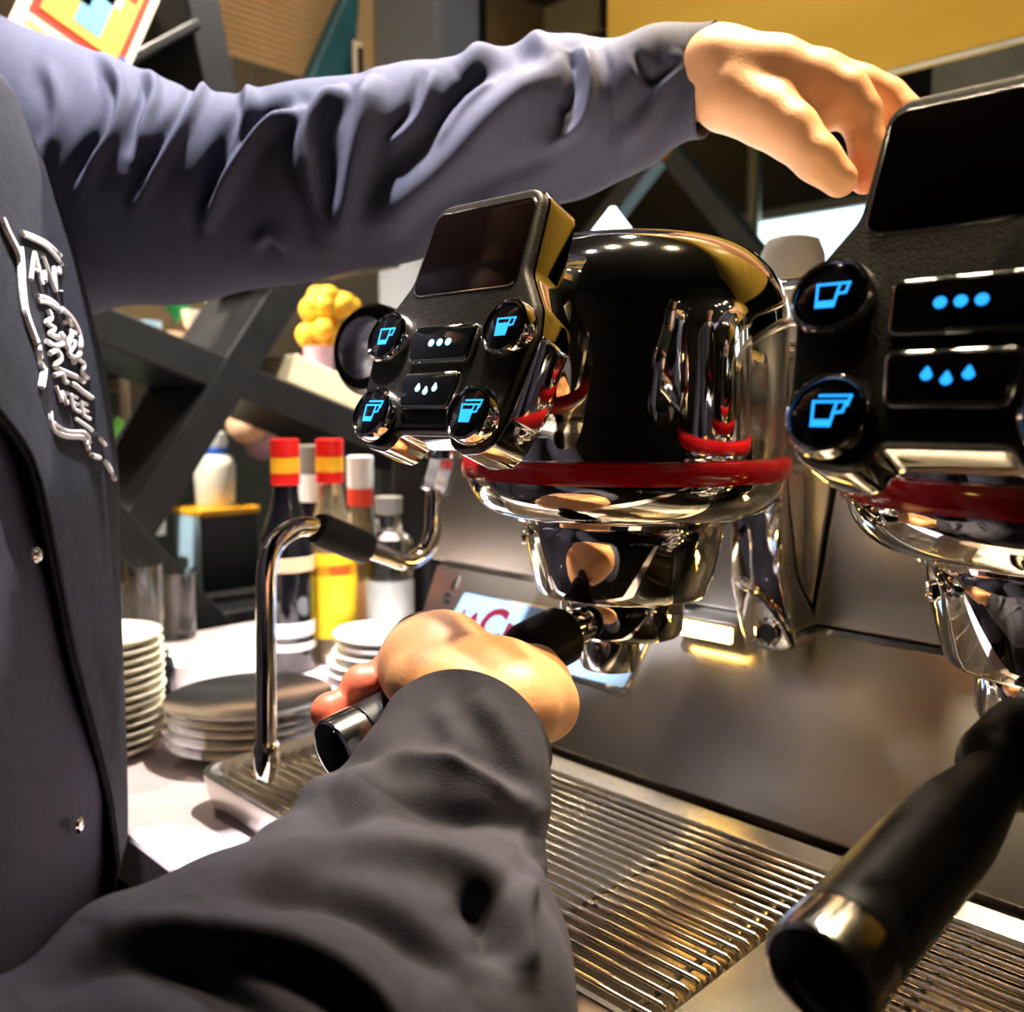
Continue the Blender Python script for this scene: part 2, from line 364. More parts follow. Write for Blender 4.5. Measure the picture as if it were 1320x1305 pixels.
# one brewing group: dome, red band, bowl, collar, rear bracket, work lamp
def group_head(dx):
    o = np.array([GX + dx, GY, ZR])
    R = .0905
    prof = [(R * .985, .004)] + [(R, .012), (R, .05), (R * .995, .078)]
    for k in range(1, 13):
        t = k / 12 * math.pi / 2; prof.append((R * .995 - .046 + .046 * math.cos(t), .078 + .046 * math.sin(t)))
    prof += [(.03, .1275), (.012, .1285)]
    g = MB().lathe(prof, o, n=96).build('group_head', 'chrome', mach, smooth=50)
    g['label'] = 'mirror chrome brewing group with a red band'
    MB().lathe([(.088, -.006), (.0925, -.0055), (.0935, -.003), (.0935, .003), (.0925, .0055), (.088, .006)], o, n=96).build('red_band', 'red_enamel', g)
    bowl = [(.0905, -.0045)]
    for k in range(0, 13):
        t = k / 12; bowl.append((.0905 - .026 * t ** 1.7, -.005 - .0225 * math.sin(t * math.pi / 2)))
    bowl += [(.0635, -.030), (.055, -.0305)]
    MB().lathe(bowl, o, n=96).build('bowl', 'chrome', g, smooth=60)
    lo = [(.052, -.0295), (.0565, -.031), (.0575, -.034)]
    for k in range(0, 9):
        t = k / 8; lo.append((.0575 - .0085 * t ** 1.5, -.034 - .038 * t))
    lo += [(.0478, -.0735), (.042, -.0742)]
    MB().lathe(lo, o, n=96).build('brew_collar', 'chrome', g, smooth=50)
    # screw at the front left of the collar
    dcam = nrm([-.80, -.60, 0]); so = o + dcam * .0565 + np.array([0, 0, -.043])
    sc = MB().lathe([(.0048, -.002), (.0048, .0015), (.0038, .0024), (.002, .0018)], so, dcam, n=20).build('screw', 'chrome_soft', g)
    # rear neck to the machine body
    nk = lambda s, t, n: o + np.array([s, n, t])
    MB().prism(rpoly([(-.05, -.004), (.05, -.004), (.05, .075), (-.05, .075)], .015), nk, .04, .185).build('rear_neck', 'chrome', g)
    # bracket: upright fin with a flared foot, seen from the front
    yb = .572
    pix = [(944, 676), (944, 745), (952, 786), (958, 812), (966, 832), (1000, 839), (1022, 838), (1028, 825), (1012, 745), (1010, 610), (985, 605), (960, 640)]
    pl = [onY(q[0], q[1], yb) for q in pix]; pl = [(p[0] + dx, p[2]) for p in pl]
    bfr = lambda s, t, n: np.array([s, yb - n, t])
    MB().prism(rpoly(pl[::-1], [.002] * len(pl), 3)[::-1], bfr, -.03, .004, .003).build('bracket', 'chrome', g, smooth=50)
    rib = [onY(q[0], q[1], yb - .006) + np.array([dx, 0, 0]) for q in ((948, 748), (985, 772), (1006, 800), (1022, 832))]
    MB().tube(smooth_path(rib, 6), .0028, 10).build('bracket_rib', 'chrome', g)
    ho = onY(990, 816, yb - .004) + np.array([dx, 0, 0])
    MB().lathe([(.0062, -.002), (.0098, -.001), (.0102, .001), (.0085, .0022), (.0066, .001), (.006, -.001)], ho, (0, -1, 0), n=28, sx=1.).build('bracket_eyelet', 'chrome', g)
    MB().lathe([(.0064, -.001), (.0062, .0004)], ho, (0, -1, 0), n=24).build('eyelet_hole_dark', 'dark_slot', g)  # dark disc painted as the shade inside the open hole
    # work lamp on the splash panel
    la = onY(876, 803, .575); lb = onY(943, 822, .575)
    lx0, lx1 = la[0] + dx, lb[0] + dx; lz = (la[2] + lb[2]) / 2
    MB().box(((lx0 + lx1) / 2, .590, lz), (lx1 - lx0 + .006, .03, .016)).build('lamp_housing', 'steel', g, bevel=.002)
    MB().box(((lx0 + lx1) / 2, .5745, lz - .001), (lx1 - lx0, .003, .011)).build('work_lamp_offscreen' if dx else 'work_lamp', 'lamp_glow', g, bevel=.001)
    return g
group_head(0); group_head(PITCHX)

# touch panel on each group
LEAN, YAW = .393, .0409
def control_panel(dx, face_m):
    O = np.array([-.3375 + dx, .297, ZC + .0345])
    up = np.array([-math.sin(YAW) * math.sin(LEAN), math.cos(YAW) * math.sin(LEAN), math.cos(LEAN)]); rt = np.array([math.cos(YAW), math.sin(YAW), 0])
    nn = np.cross(rt, up)
    fr = lambda s, t, n: O + rt * s + up * t + nn * n
    half = [(.0, -.049), (.019, -.049), (.024, -.058), (.044, -.056), (.050, -.040), (.0555, -.002), (.0525, .012), (.0398, .031), (.0370, .0755)]
    out = half + [(-s, t) for s, t in half[::-1][:-1]]
    rad = [0, .006, .010, .014, .012, .014, .012, .012, .010]; rad = rad + rad[::-1][:-1]
    rp = rpoly(out, rad, 6)
    hp = [(s * 1.0, t) for s, t in rp]
    cp = MB().prism(hp, fr, -.022, -.002, .001).build('control_panel', 'chrome', mach, smooth=40)
    cp['label'] = 'tilted black touch panel with a screen and blue lit keys'
    sh = [(s * .97, t * .985) for s, t in rp]
    MB().prism(sh, fr, -.003, .0025, .0022).build('face_plate', face_m, cp, smooth=40)
    # screen and its thin rim
    sc = [(-.0350, .0235), (.0350, .0235), (.0335, .0685), (-.0335, .0685)]
    MB().prism(rpoly([(s * 1.02, t + (.0008 if t > .05 else -.0008)) for s, t in sc], .006), fr, .001, .0030, .0003).build('screen_rim', 'chrome_soft', cp)
    MB().prism(rpoly(sc, .0055), fr, .002, .0034, .0002).build('screen', 'screen_glass', cp)
    # round keys
    def key(s, t, kind):
        c = fr(s, t, 0)
        b = MB().lathe([(.0135, .0), (.0140, .002), (.0138, .0055), (.0130, .0078), (.0118, .0084), (.0112, .0078), (.0108, .006)], c, nn, n=48, cap1=False).build('round_key', 'chrome', cp)
        MB().lathe([(.0112, .005), (.0110, .0074), (.0104, .0078)], c, nn, n=40).build('key_face', 'black_gloss', cp)
        m = MB(); kf = lambda a, d, n: fr(s + a, t + d, .0077 + n)
        k = .0011
        def bar(p, q):
            p = np.array(p) * k; q = np.array(q) * k; e = nrm(q - p) * k * .38; h = np.array([-e[1], e[0]])
            m.prism([p - e - h, q + e - h, q + e + h, p - e + h], kf, 0, .0003)
        cup = [(-4, 3.2), (-3.2, -4), (2.0, -4), (2.8, 3.2)]
        hd = [(2.8, 3.2), (5.6, 3.2), (5.0, .2), (2.4, -.2)]
        off = (0, 0)
        for L in ([cup, hd]):
            for i in range(len(L) - (0 if L is cup else 1)): bar(L[i], L[(i + 1) % len(L)])
        if kind in (1, 3): m.prism([(x * k, y * k) for x, y in [(-3.2, -4), (2, -4), (2.6, 1.2), (-3.7, 1.2)]], kf, 0, .0003)
        else: m.prism([(x * k, y * k) for x, y in [(-3.2, -4), (2, -4), (2.2, -2.2), (-3.4, -2.2)]], kf, 0, .0003)
        if kind in (2, 3): bar((-2.4, 5), (4.2, 5)); bar((4.2, 5), (6.6, 5)); bar((6.6, 5), (6.0, 2.2))
        m.build('cup_icon', 'cyan_glow', cp, smooth=0)
    key(-.0405, 0, 0); key(.0405, 0, 1); key(-.0335, -.041, 2); key(.0335, -.041, 3)
    # two bar keys in the middle
    def bar_key(t0, t1, w0, w1, dots):
        P = [(-w0, t0), (w0, t0), (w1, t1), (-w1, t1)]
        MB().prism(rpoly([(s * 1.0, t) for s, t in P], .0035), fr, .001, .0058, .0014).build('bar_key', 'chrome', cp)
        k = .0017
        MB().prism(rpoly([(-w0 + k, t0 + k), (w0 - k, t0 + k), (w1 - k, t1 - k), (-w1 + k, t1 - k)], .0025), fr, .004, .0063, .0004).build('key_face', 'black_gloss', cp)
        for i in (-1, 0, 1):
            c = (i * .0058, (t0 + t1) / 2 - (0 if dots else (.0012 if i == 0 else -.0004)))
            if dots: L = [(c[0] + .0019 * math.cos(q), c[1] + .0019 * math.sin(q)) for q in np.linspace(0, 2 * math.pi, 17)[:-1]]
            else: L = [(c[0] + .0017 * math.cos(q) * (1 - .5 * max(0, math.sin(q))), c[1] + .0017 * math.sin(q) * (1 + .6 * max(0, math.sin(q)))) for q in np.linspace(0, 2 * math.pi, 17)[:-1]]
            MB().prism(L, fr, .0061, .0066).build('dot_icon' if dots else 'drop_icon', 'cyan_glow' if dx else 'pale_glow', cp, smooth=0)
    bar_key(-.0150, .0045, .0205, .0222, True); bar_key(-.0385, -.0195, .0175, .0202, False)
    # stem from the panel back to the dome
    MB().prism(rpoly([(-.026, -.03), (.026, -.03), (.026, .055), (-.026, .055)], .012), fr, -.07, -.021).build('panel_stem', 'chrome', cp)
    return cp
control_panel(0, 'black_rough'); control_panel(PITCHX, 'black_rough')

# steam wand: lies in the plane of constant X beyond the first group
XW = -.544
wpx = [(566, 600), (561, 632), (559, 660), (557, 690), (547, 712), (524, 724), (498, 716), (470, 706), (436, 692), (404, 680), (378, 682), (354, 702), (344, 736), (343, 790), (343, 870), (343, 960), (343, 1004)]
wp = [onX(x, y, XW) for x, y in wpx]
sw = MB().tube(smooth_path(wp, 8), .0068, 20).build('steam_wand', 'wand_steel', mach, smooth=60)
sw['label'] = 'bent chrome steam wand with a black grip'
n0, n1 = onX(576, 574, XW), onX(560, 634, XW); ax = nrm(n1 - n0); L = np.linalg.norm(n1 - n0)
MB().lathe([(.0105, -.004), (.0125, .0), (.0125, L * .82), (.0110, L), (.007, L + .001)], n0, ax, n=8).build('nut', 'chrome_soft', sw, smooth=20)
g0, g1 = onX(474, 708, XW), onX(408, 681, XW); ga = nrm(g1 - g0); gl = np.linalg.norm(g1 - g0)
MB().lathe([(.0095, 0), (.0118, .002), (.0118, gl - .003), (.0105, gl)], g0, ga, n=24).build('rubber_grip', 'rubber', sw)
tp = onX(343, 955, XW); te = onX(343, 1006, XW)
MB().lathe([(.0070, 0), (.0088, .004), (.0088, .018), (.0070, abs(tp[2] - te[2]) - .001), (.004, abs(tp[2] - te[2]) + .001)], tp, (0, 0, -1), n=24).build('tip', 'wand_steel', sw)
# steam valve body and its knob, half hidden behind the panel
va = onX(575, 580, XW)
MB().tube([(XW, .61, va[2] + .03), (XW, va[1] - .012, va[2] + .03)], .024, 24).build('valve_body', 'chrome', mach)
MB().lathe([(.016, 0), (.016, .03)], va + np.array([0, 0, -.006]), (0, 0, 1), n=24).build('valve_neck', 'chrome', mach)
kc = onX(482, 452, XW); kd = nrm(np.array([.25, -1, .12])); kb = kc - kd * .02
kn = MB().lathe([(.012, -.05), (.014, -.03), (.029, -.02), (.033, 0), (.033, .024), (.029, .03), (.024, .031)], kb, kd, n=40).build('steam_knob', 'black_plastic', mach)
MB().lathe([(.023, .028), (.022, .0325), (.015, .034)], kb, kd, n=36).build('knob_disc', 'chrome_soft', kn)
MB().tube([kb - kd * .045, np.array([XW, .55, va[2] + .045])], .012, 16).build('knob_stem', 'chrome', kn)

# ------------------------------------------------------------------ portafilters
def portafilter(c, end, label, spout_dir):
    # c: axis of the basket at mid height, end: far end of the handle
    c = np.array(c); t = thing('portafilter', (c[0], c[1], ZTRAY), label, 'portafilter', 'portafilters')
    pb = MB().lathe([(.030, -.0165), (.0345, -.0155), (.0362, -.012), (.0362, .011), (.0350, .013), (.0300, .0135)], c, n=64).build('basket', 'chrome', t)
    ax = nrm(end - c); L = np.linalg.norm(end - c)
    # neck and black collar
    MB().lathe([(.0105, .028), (.0108, .052), (.0125, .062)], c, ax, n=32).build('neck', 'chrome', t)
    MB().lathe([(.0108, .050), (.0150, .0515), (.0162, .054), (.0162, .080), (.0150, .084), (.0125, .087), (.011, .089)], c, ax, n=40).build('collar', 'black_plastic', t)
    hp = [(.0105, .086), (.0108, .092), (.0118, .102), (.0138, .116), (.0150, .128), (.0156, .142), (.0156, L - .020), (.0153, L - .0165)]
    MB().lathe(hp, c, ax, n=48).build('handle', 'handle_black', t, smooth=50)
    MB().lathe([(.0146, L - .0180), (.0146, L - .0155)], c, ax, n=48).build('groove', 'dark_slot', t)
    e = MB().lathe([(.0150, L - .0160), (.0158, L - .0150), (.0158, L - .0035), (.0153, L - .0008), (.0140, L), (.0134, L - .0006)], c, ax, n=48).build('end_cap', 'chrome_soft', t)
    MB().lathe([(.0137, L - .002), (.0133, L + .0002), (.009, L + .0020), (.003, L + .0025)], c, ax, n=40).build('cap_disc', 'black_gloss', e)
    # spout under the basket
    so = c + spout_dir * .010 + np.array([0, 0, -.0165])
    q_ = MB().lathe([(.0172, .002), (.0174, -.003), (.0172, -.017), (.0160, -.0190), (.0140, -.0195), (.0125, -.016)], so, n=40).build('spout', 'chrome_soft', t)
    MB().lathe([(.0126, -.0165), (.0100, -.0170)], so, n=32).build('spout_opening', 'dark_slot', q_)
    return t
PZ = ZR - .0815
c1 = np.array([GX, GY, PZ]); e1 = onX(428, 972, GX - .002)
portafilter(c1, e1, 'black handled portafilter gripped by the hand of the person', np.array([0, -1., 0]))
c2 = np.array([GX + PITCHX, GY, PZ]); e2 = onZ(1052, 1264, ZC - .146)
portafilter(c2, e2, 'black handled portafilter that no hand is holding', np.array([0, -1., 0]))

# ------------------------------------------------------------------ drip tray and grates
YF = .300; XL = -.632; XR = .56
dt = thing('drip_tray', (-.05, .41, CT), 'shallow steel drip tray under the brewing groups', 'drip tray')
def tray_ring(ix, z): 
    return [np.array([p[0], p[1], z]) for p in rpoly([(XL + ix, YF + ix), (XR - ix, YF + ix), (XR - ix, YB - .003), (XL + ix, YB - .003)], [.022, .022, .004, .004], 5)]
MB().rings([tray_ring(.010, CT + .0002), tray_ring(.004, CT + .004), tray_ring(0, ZTRAY - .001), tray_ring(.0005, ZTRAY), tray_ring(.004, ZTRAY), tray_ring(.0045, ZTRAY - .002), tray_ring(.008, CT + .004)], cap1=False).build('basin', 'steel', dt, smooth=40)
MB().rings([tray_ring(.0065, CT + .0025), tray_ring(.0065, CT + .0042)]).build('basin_floor', 'tray_floor', dt)
MB().box(((XL + XR) / 2, YB - .0165, ZTRAY - .002), (XR - XL - .012, .022, .006)).build('back_ledge', 'steel', dt, bevel=.001)
GR1 = -.222; GR2 = -.166
MB().box(((GR1 + GR2) / 2, (YF + YB) / 2, ZTRAY - .003), (GR2 - GR1 - .004, YB - YF - .012, .006)).build('divider', 'steel', dt, bevel=.001)
def grate(xa, xb, label):
    t = thing('drip_grate', ((xa + xb) / 2, .40, CT + .006), label, 'grate', 'drip grates')
    ya, yb = YF + .0125, YB - .032; n = 20
    zz = ZTRAY - .002
    # bars with ends turned down
    me = None
    for k in range(n):
        y = ya + (yb - ya) * k / (n - 1)
        if me is None:
            L = xb - xa
            o = MB().tube([(0, 0, -.006), (.0005, 0, -.0015), (.002, 0, 0)] + [(L * q, 0, 0) for q in (.25, .5, .75)] + [(L - .002, 0, 0), (L - .0005, 0, -.0015), (L, 0, -.006)], .0016, 8).build('bar', 'bar_steel', None, smooth=60)
            me = o.data
        else: o = bpy.data.objects.new('bar', me); col.objects.link(o)
        o.location = (xa, y, zz); o.parent = t; o.matrix_parent_inverse = Matrix.Translation(-Vector(t.location))
    m = max(2, round((xb - xa) / .085))
    for k in range(m + 1):
        x = xa + .012 + (xb - xa - .024) * k / m
        MB().tube([(x, ya - .004, zz - .0032), (x, yb + .004, zz - .0032)], .0017, 8).build('cross_bar', 'bar_steel', t)
        for y in (ya + .004, yb - .004):
            if k in (0, m): MB().tube([(x, y, CT + .004), (x, y, zz - .003)], .002, 8).build('foot', 'bar_steel', t)
grate(XL + .0175, GR1 - .003, 'steel wire drip grate under the gripped portafilter and the steam wand')
grate(GR2 + .003, XR - .0175, 'steel wire drip grate under the portafilter nobody holds')

# ------------------------------------------------------------------ person
def sdf_mesh(prims, vox, k, pad=.012, carve=()):
    # smooth union of round cones (a, b, ra, rb) turned into one closed surface by surface nets
    P = [(np.array(a), np.array(b), ra, rb) for a, b, ra, rb in prims]
    lo = np.min([np.minimum(a - ra, b - rb) for a, b, ra, rb in P], 0) - pad; hi = np.max([np.maximum(a + ra, b + rb) for a, b, ra, rb in P], 0) + pad
    n = np.ceil((hi - lo) / vox).astype(int) + 1
    S = np.full(n, 1e-12)
    ax = [lo[i] + vox * np.arange(n[i]) for i in range(3)]
    for a, b, ra, rb in P:
        m = max(ra, rb) + 7 * k
        i0 = np.maximum(((np.minimum(a, b) - m - lo) / vox).astype(int), 0); i1 = np.minimum(((np.maximum(a, b) + m - lo) / vox).astype(int) + 2, n)
        X, Y, Z = np.meshgrid(*[ax[i][i0[i]:i1[i]] for i in range(3)], indexing='ij')
        ab = b - a; L2 = max(np.dot(ab, ab), 1e-12)
        t = np.clip(((X - a[0]) * ab[0] + (Y - a[1]) * ab[1] + (Z - a[2]) * ab[2]) / L2, 0, 1)
        d = np.sqrt((X - a[0] - t * ab[0]) ** 2 + (Y - a[1] - t * ab[1]) ** 2 + (Z - a[2] - t * ab[2]) ** 2) - (ra + (rb - ra) * t)
        S[i0[0]:i1[0], i0[1]:i1[1], i0[2]:i1[2]] += np.exp(np.clip(-d / k, -60, 60))
    D = -k * np.log(S)
    for a, b, ra, rb in carve:
        X, Y, Z = np.meshgrid(*ax, indexing='ij', sparse=True); ab = b - a; L2 = np.dot(ab, ab)
        t = np.clip(((X - a[0]) * ab[0] + (Y - a[1]) * ab[1] + (Z - a[2]) * ab[2]) / L2, 0, 1)
        D = np.maximum(D, ra + (rb - ra) * t - np.sqrt((X - a[0] - t * ab[0]) ** 2 + (Y - a[1] - t * ab[1]) ** 2 + (Z - a[2] - t * ab[2]) ** 2))
    ins = D < 0
    c = [ins[i:n[0] - 1 + i, j:n[1] - 1 + j, l:n[2] - 1 + l] for i in (0, 1) for j in (0, 1) for l in (0, 1)]
    cnt = sum(q.astype(int) for q in c); act = (cnt > 0) & (cnt < 8)
    idx = -np.ones(act.shape, int); cell = np.argwhere(act); idx[act] = np.arange(len(cell))
    acc = np.zeros((len(cell), 3)); num = np.zeros(len(cell))
    cor = [(i, j, l) for i in (0, 1) for j in (0, 1) for l in (0, 1)]
    val = {q: D[cell[:, 0] + q[0], cell[:, 1] + q[1], cell[:, 2] + q[2]] for q in cor}
    for q in cor:
        for axi in range(3):
            if q[axi] == 0:
                r = list(q); r[axi] = 1; r = tuple(r); v0, v1 = val[q], val[r]
                cr = (v0 < 0) != (v1 < 0); t = np.where(cr, v0 / np.where(cr, v0 - v1, 1), 0)
                p = np.array(q, float) + np.zeros((len(cell), 3)); p[:, axi] += t
                acc += p * cr[:, None]; num += cr
    V = (cell + acc / num[:, None]) * vox + lo
    faces = []
    for axi in range(3):
        o1, o2 = [q for q in range(3) if q != axi]
        s0 = [slice(None)] * 3; s1 = [slice(None)] * 3; s0[axi] = slice(0, -1); s1[axi] = slice(1, None)
        e = np.argwhere(ins[tuple(s0)] != ins[tuple(s1)])
        e = e[(e[:, o1] > 0) & (e[:, o2] > 0) & (e[:, o1] < n[o1] - 1) & (e[:, o2] < n[o2] - 1)]
        def at(d1, d2):
            q = e.copy(); q[:, o1] += d1; q[:, o2] += d2; return idx[q[:, 0], q[:, 1], q[:, 2]]
        f = np.stack([at(-1, -1), at(0, -1), at(0, 0), at(-1, 0)], 1)
        faces.append(f[(f >= 0).all(1)])
    return V, np.concatenate(faces)
def chain(P, closed=False):
    # P: list of (px, py, depth, radius in mm)
    return [(pt(*P[i][:3]), pt(*P[i + 1][:3]), P[i][3] / 1000, P[i + 1][3] / 1000) for i in range(len(P) - 1)]

HAX = nrm(e1 - c1); HLEN = np.linalg.norm(e1 - c1)
HN1 = nrm(CU - HAX * np.dot(CU, HAX)); HN2 = nrm(CF - HAX * np.dot(CF, HAX) - HN1 * np.dot(CF, HN1))
def grip(P):
    # a finger round the portafilter handle: no joint lies inside the handle
    Q = []
    for px, py, d, r in P:
        p = pt(px, py, d); t = np.dot(p - c1, HAX); v = p - c1 - HAX * t; dist = np.linalg.norm(v); need = .0156 + r / 1000 - .0022
        if dist < need: p = c1 + HAX * t + nrm(v + (HN1 * .55 + HN2 * .85) * max(0, .012 - dist * .6)) * need
        Q.append((p, r / 1000))
    return [(Q[i][0], Q[i + 1][0], Q[i][1], Q[i + 1][1]) for i in range(len(Q) - 1)]
HANDLE = [(c1 + HAX * .050, c1 + HAX * .086, .0154, .0154), (c1 + HAX * .086, c1 + HAX * .104, .0100, .0112), (c1 + HAX * .104, c1 + HAX * .142, .0112, .0148), (c1 + HAX * .142, c1 + HAX * (HLEN + .02), .0148, .0148)]
# left hand: reaches behind the second touch panel, thumb and forefinger pinching
LH = []
LH += chain([(780, 142, .602, 22), (850, 118, .590, 21), (900, 102, .582, 22), (935, 92, .576, 24)])
LH += chain([(880, 106, .590, 22), (935, 88, .592, 20)])
LH += chain([(925, 86, .566, 22), (1000, 92, .560, 19), (1050, 108, .556, 17), (1088, 122, .550, 14)])
LH += chain([(925, 82, .580, 22), (1055, 102, .574, 16), (1108, 116, .572, 13.5)])
LH += chain([(925, 82, .592, 20), (1050, 104, .592, 15), (1102, 116, .592, 12)])
LH += chain([(930, 88, .600, 18), (1050, 112, .606, 14), (1090, 124, .607, 11)])
LH += chain([(940, 115, .568, 24), (1000, 127, .565, 23), (1045, 132, .568, 18)])
LH += chain([(940, 126, .560, 20), (990, 150, .550, 17), (1020, 170, .542, 15), (1053, 204, .535, 12.2), (1082, 231, .533, 10.2)])
LH += chain([(1040, 130, .556, 15), (1062, 146, .552, 11)])
LH += chain([(1088, 122, .550, 14), (1108, 146, .548, 11.4), (1119, 190, .547, 9.6), (1114, 232, .548, 8.3)])
LH += chain([(1108, 116, .572, 13), (1142, 128, .570, 11.5), (1164, 148, .566, 10.5), (1158, 200, .562, 9.5), (1138, 240, .558, 8.3)])
LH += chain([(1102, 116, .592, 11.5), (1160, 156, .590, 10), (1162, 205, .585, 9), (1146, 240, .578, 8)])
LH += chain([(1090, 124, .607, 10.5), (1150, 170, .607, 9), (1150, 208, .600, 8), (1138, 238, .594, 7)])
# right hand: wrapped over the portafilter handle, fingertips showing on the far side
RH = []
RH += chain([(520, 1200, .34, 20), (570, 1040, .378, 22), (606, 954, .394, 26), (620, 890, .412, 24)])
RH += chain([(585, 900, .408, 23), (570, 852, .430, 22), (553, 842, .452, 19), (545, 852, .470, 15)])
RH += chain([(640, 905, .408, 23), (645, 888, .426, 22), (628, 874, .448, 19), (600, 866, .474, 15)])
RH += chain([(545, 880, .408, 16), (540, 862, .425, 17), (535, 850, .445, 16)])
RH += chain([(670, 910, .402, 20), (690, 905, .412, 17), (706, 912, .416, 12.5)])
RH += chain([(692, 905, .415, 16), (694, 884, .430, 14), (690, 866, .446, 11.5), (672, 858, .462, 10)])
RH += grip([(575, 895, .455, 13), (520, 934, .462, 10.5), (470, 950, .458, 9.8), (438, 938, .448, 9.6), (426, 918, .434, 9.3)])
RH += grip([(580, 880, .462, 13), (540, 905, .468, 11), (500, 920, .466, 10.3), (478, 906, .454, 10.2), (469, 886, .440, 10.1)])
RH += grip([(590, 868, .468, 13), (565, 885, .474, 11), (535, 902, .472, 10), (512, 892, .460, 9.6), (505, 874, .449, 9.4)])
RH += grip([(600, 862, .474, 12), (590, 866, .480, 11), (565, 885, .474, 10), (550, 890, .455, 9.4)])
FLUSH = [(426, 918, .434, 1.), (469, 886, .440, 1.), (505, 874, .449, 1.), (1114, 230, .548, .5)]      # ruddy finger tips
per = thing('person', (*cw(-.40, .48, -ZC)[:2], 0), 'person in a dark shirt and apron working the coffee machine with both hands', 'person')
# coarse body: head, neck, trunk, upper arms and legs
def cwz(r, d, z): return cw(r, d, z)
BD = []
def cone(a, b, ra, rb): BD.append((cwz(*a), cwz(*b), ra, rb))
SHL, SHR = (-.40, .66, .155), (-.45, .25, .165)
cone((-.40, .48, .56), (-.385, .48, .46), .085, .075); cone((-.37, .48, .50), (-.345, .48, .42), .07, .055)
cone((-.325, .48, .475), (-.305, .48, .455), .014, .016)
cone((-.41, .48, .40), (-.41, .48, .26), .055, .062)
cone((-.41, .48, .21), SHL, .06, .045); cone((-.41, .48, .21), SHR, .06, .045)
cone((-.385, .48, .15), (-.365, .48, -.30), .085, .085)
cone((-.385, .57, .10), (-.365, .54, -.30), .07, .07); cone((-.385, .39, .10), (-.365, .42, -.30), .07, .07)
cone((-.37, .555, -.35), (-.37, .555, -.75), .075, .055); cone((-.37, .405, -.35), (-.37, .405, -.75), .075, .055)
cone((-.37, .555, -.75), (-.38, .56, -1.17), .052, .036); cone((-.37, .405, -.75), (-.38, .40, -1.17), .052, .036)
ARML = [(-10, 225, .700, 42), (94, 232, .685, 40), (211, 244, .668, 38), (333, 250, .655, 34), (447, 234, .645, 30), (540, 208, .635, 27), (620, 188, .625, 25), (700, 164, .615, 23), (790, 142, .602, 22)]
BD += chain(ARML)
ARMR = [(-200, 1650, .225, 36), (140, 1560, .255, 36), (395, 1355, .29, 36), (517, 1235, .332, 20), (536, 1130, .358, 15)]
BD += chain(ARMR); BD.append((cwz(*SHR), pt(-200, 1650, .225), .045, .036))
for s in (-1, 1): cone((-.395, .48 + s * .088, .49), (-.395, .48 + s * .09, .515), .012, .016)
body = MB()
for pr, vx, kk in ((BD, .010, .012), (LH, .0014, .0024), (RH, .0013, .0024)):
    V, Q = sdf_mesh(pr, vx, kk, .02 if pr is BD else .008, HANDLE if pr is RH else ()); body.add(V, [tuple(q) for q in Q.tolist()])
skin = body.build('body', 'skin', per, smooth=70)
at_ = skin.data.attributes.new('flush', 'FLOAT', 'POINT'); VV = np.array([v.co[:] for v in skin.data.vertices]); fl = np.zeros(len(VV))
for a_, b_, c__, k_ in FLUSH: fl = np.maximum(fl, k_ * np.exp(-(np.linalg.norm(VV - pt(a_, b_, c__), axis=1) / .015) ** 4))
at_.data.foreach_set('value', fl.astype(np.float32))
sm = skin.modifiers.new('soft', 'SMOOTH'); sm.factor = .5; sm.iterations = 5
# face details
def ball(c, r, m, name, sc=(1, 1, 1), par=per): return MB().sphere(cwz(*c), r, sc=sc).build(name, m, par)
for s in (-1, 1):
    e = ball((-.317, .48 + s * .031, .505), .012, 'label_white', 'eye'); ball((-.3075, .48 + s * .031, .505), .0055, 'dark_slot', 'iris', par=e)
MB().tube([cwz(-.318, .455, .428), cwz(-.303, .48, .425), cwz(-.318, .505, .428)], [.004, .006, .004], 10).build('mouth', 'fingertip', per)
hair = MB()
V, Q = sdf_mesh([(cwz(-.415, .48, .575), cwz(-.43, .48, .50), .097, .085), (cwz(-.44, .48, .52), cwz(-.45, .48, .42), .08, .055), (cwz(-.36, .48, .60), cwz(-.42, .48, .60), .06, .075)], .008, .01, .03)
hair.add(V, [tuple(q) for q in Q.tolist()]).build('hair', 'hair', per, smooth=70)

# trunk of the shirt: horizontal rings
CD_, AD_ = .485, .215
TR = [(-.42, -.268, .115, .140), (-.33, -.262, .118, .145), (-.28, -.250, .12, .160), (-.235, -.250, .12, .165), (-.135, -.252, .12, .180), (-.04, -.256, .12, .200), (.03, -.268, .12, .212),
      (.10, -.284, .115, .214), (.16, -.300, .105, .212), (.20, -.315, .095, .205), (.235, -.335, .08, .185), (.262, -.355, .065, .14), (.285, -.36, .055, .085), (.30, -.362, .050, .070)]
def front_r(d, z):
    zs = [q[0] for q in TR]; fr = np.interp(z, zs, [q[1] for q in TR]); ar = np.interp(z, zs, [q[2] for q in TR]); ad = np.interp(z, zs, [q[3] for q in TR])
    u = np.clip(abs(d - CD_) / ad, 0, 1); return fr - ar + ar * (1 - u ** 3.2) ** (1 / 3.2)
R = []
zz = np.linspace(-.42, .30, 70); NV = 96
for z in zz:
    fr_r = np.interp(z, [q[0] for q in TR], [q[1] for q in TR]); ar = np.interp(z, [q[0] for q in TR], [q[2] for q in TR]); ad = np.interp(z, [q[0] for q in TR], [q[3] for q in TR])
    ring = []
    for k in range(NV):
        a = 2 * math.pi * k / NV; c, s = math.cos(a), math.sin(a); e = 2 / 3.2
        wr = .0022 * math.sin(26 * z + 3 * a) + .0016 * math.sin(47 * z - 5 * a)
        ring.append(cw(fr_r - ar + (ar + wr) * math.copysign(abs(c) ** e, c), CD_ + (ad + wr) * math.copysign(abs(s) ** e, s), z))
    R.append(ring)
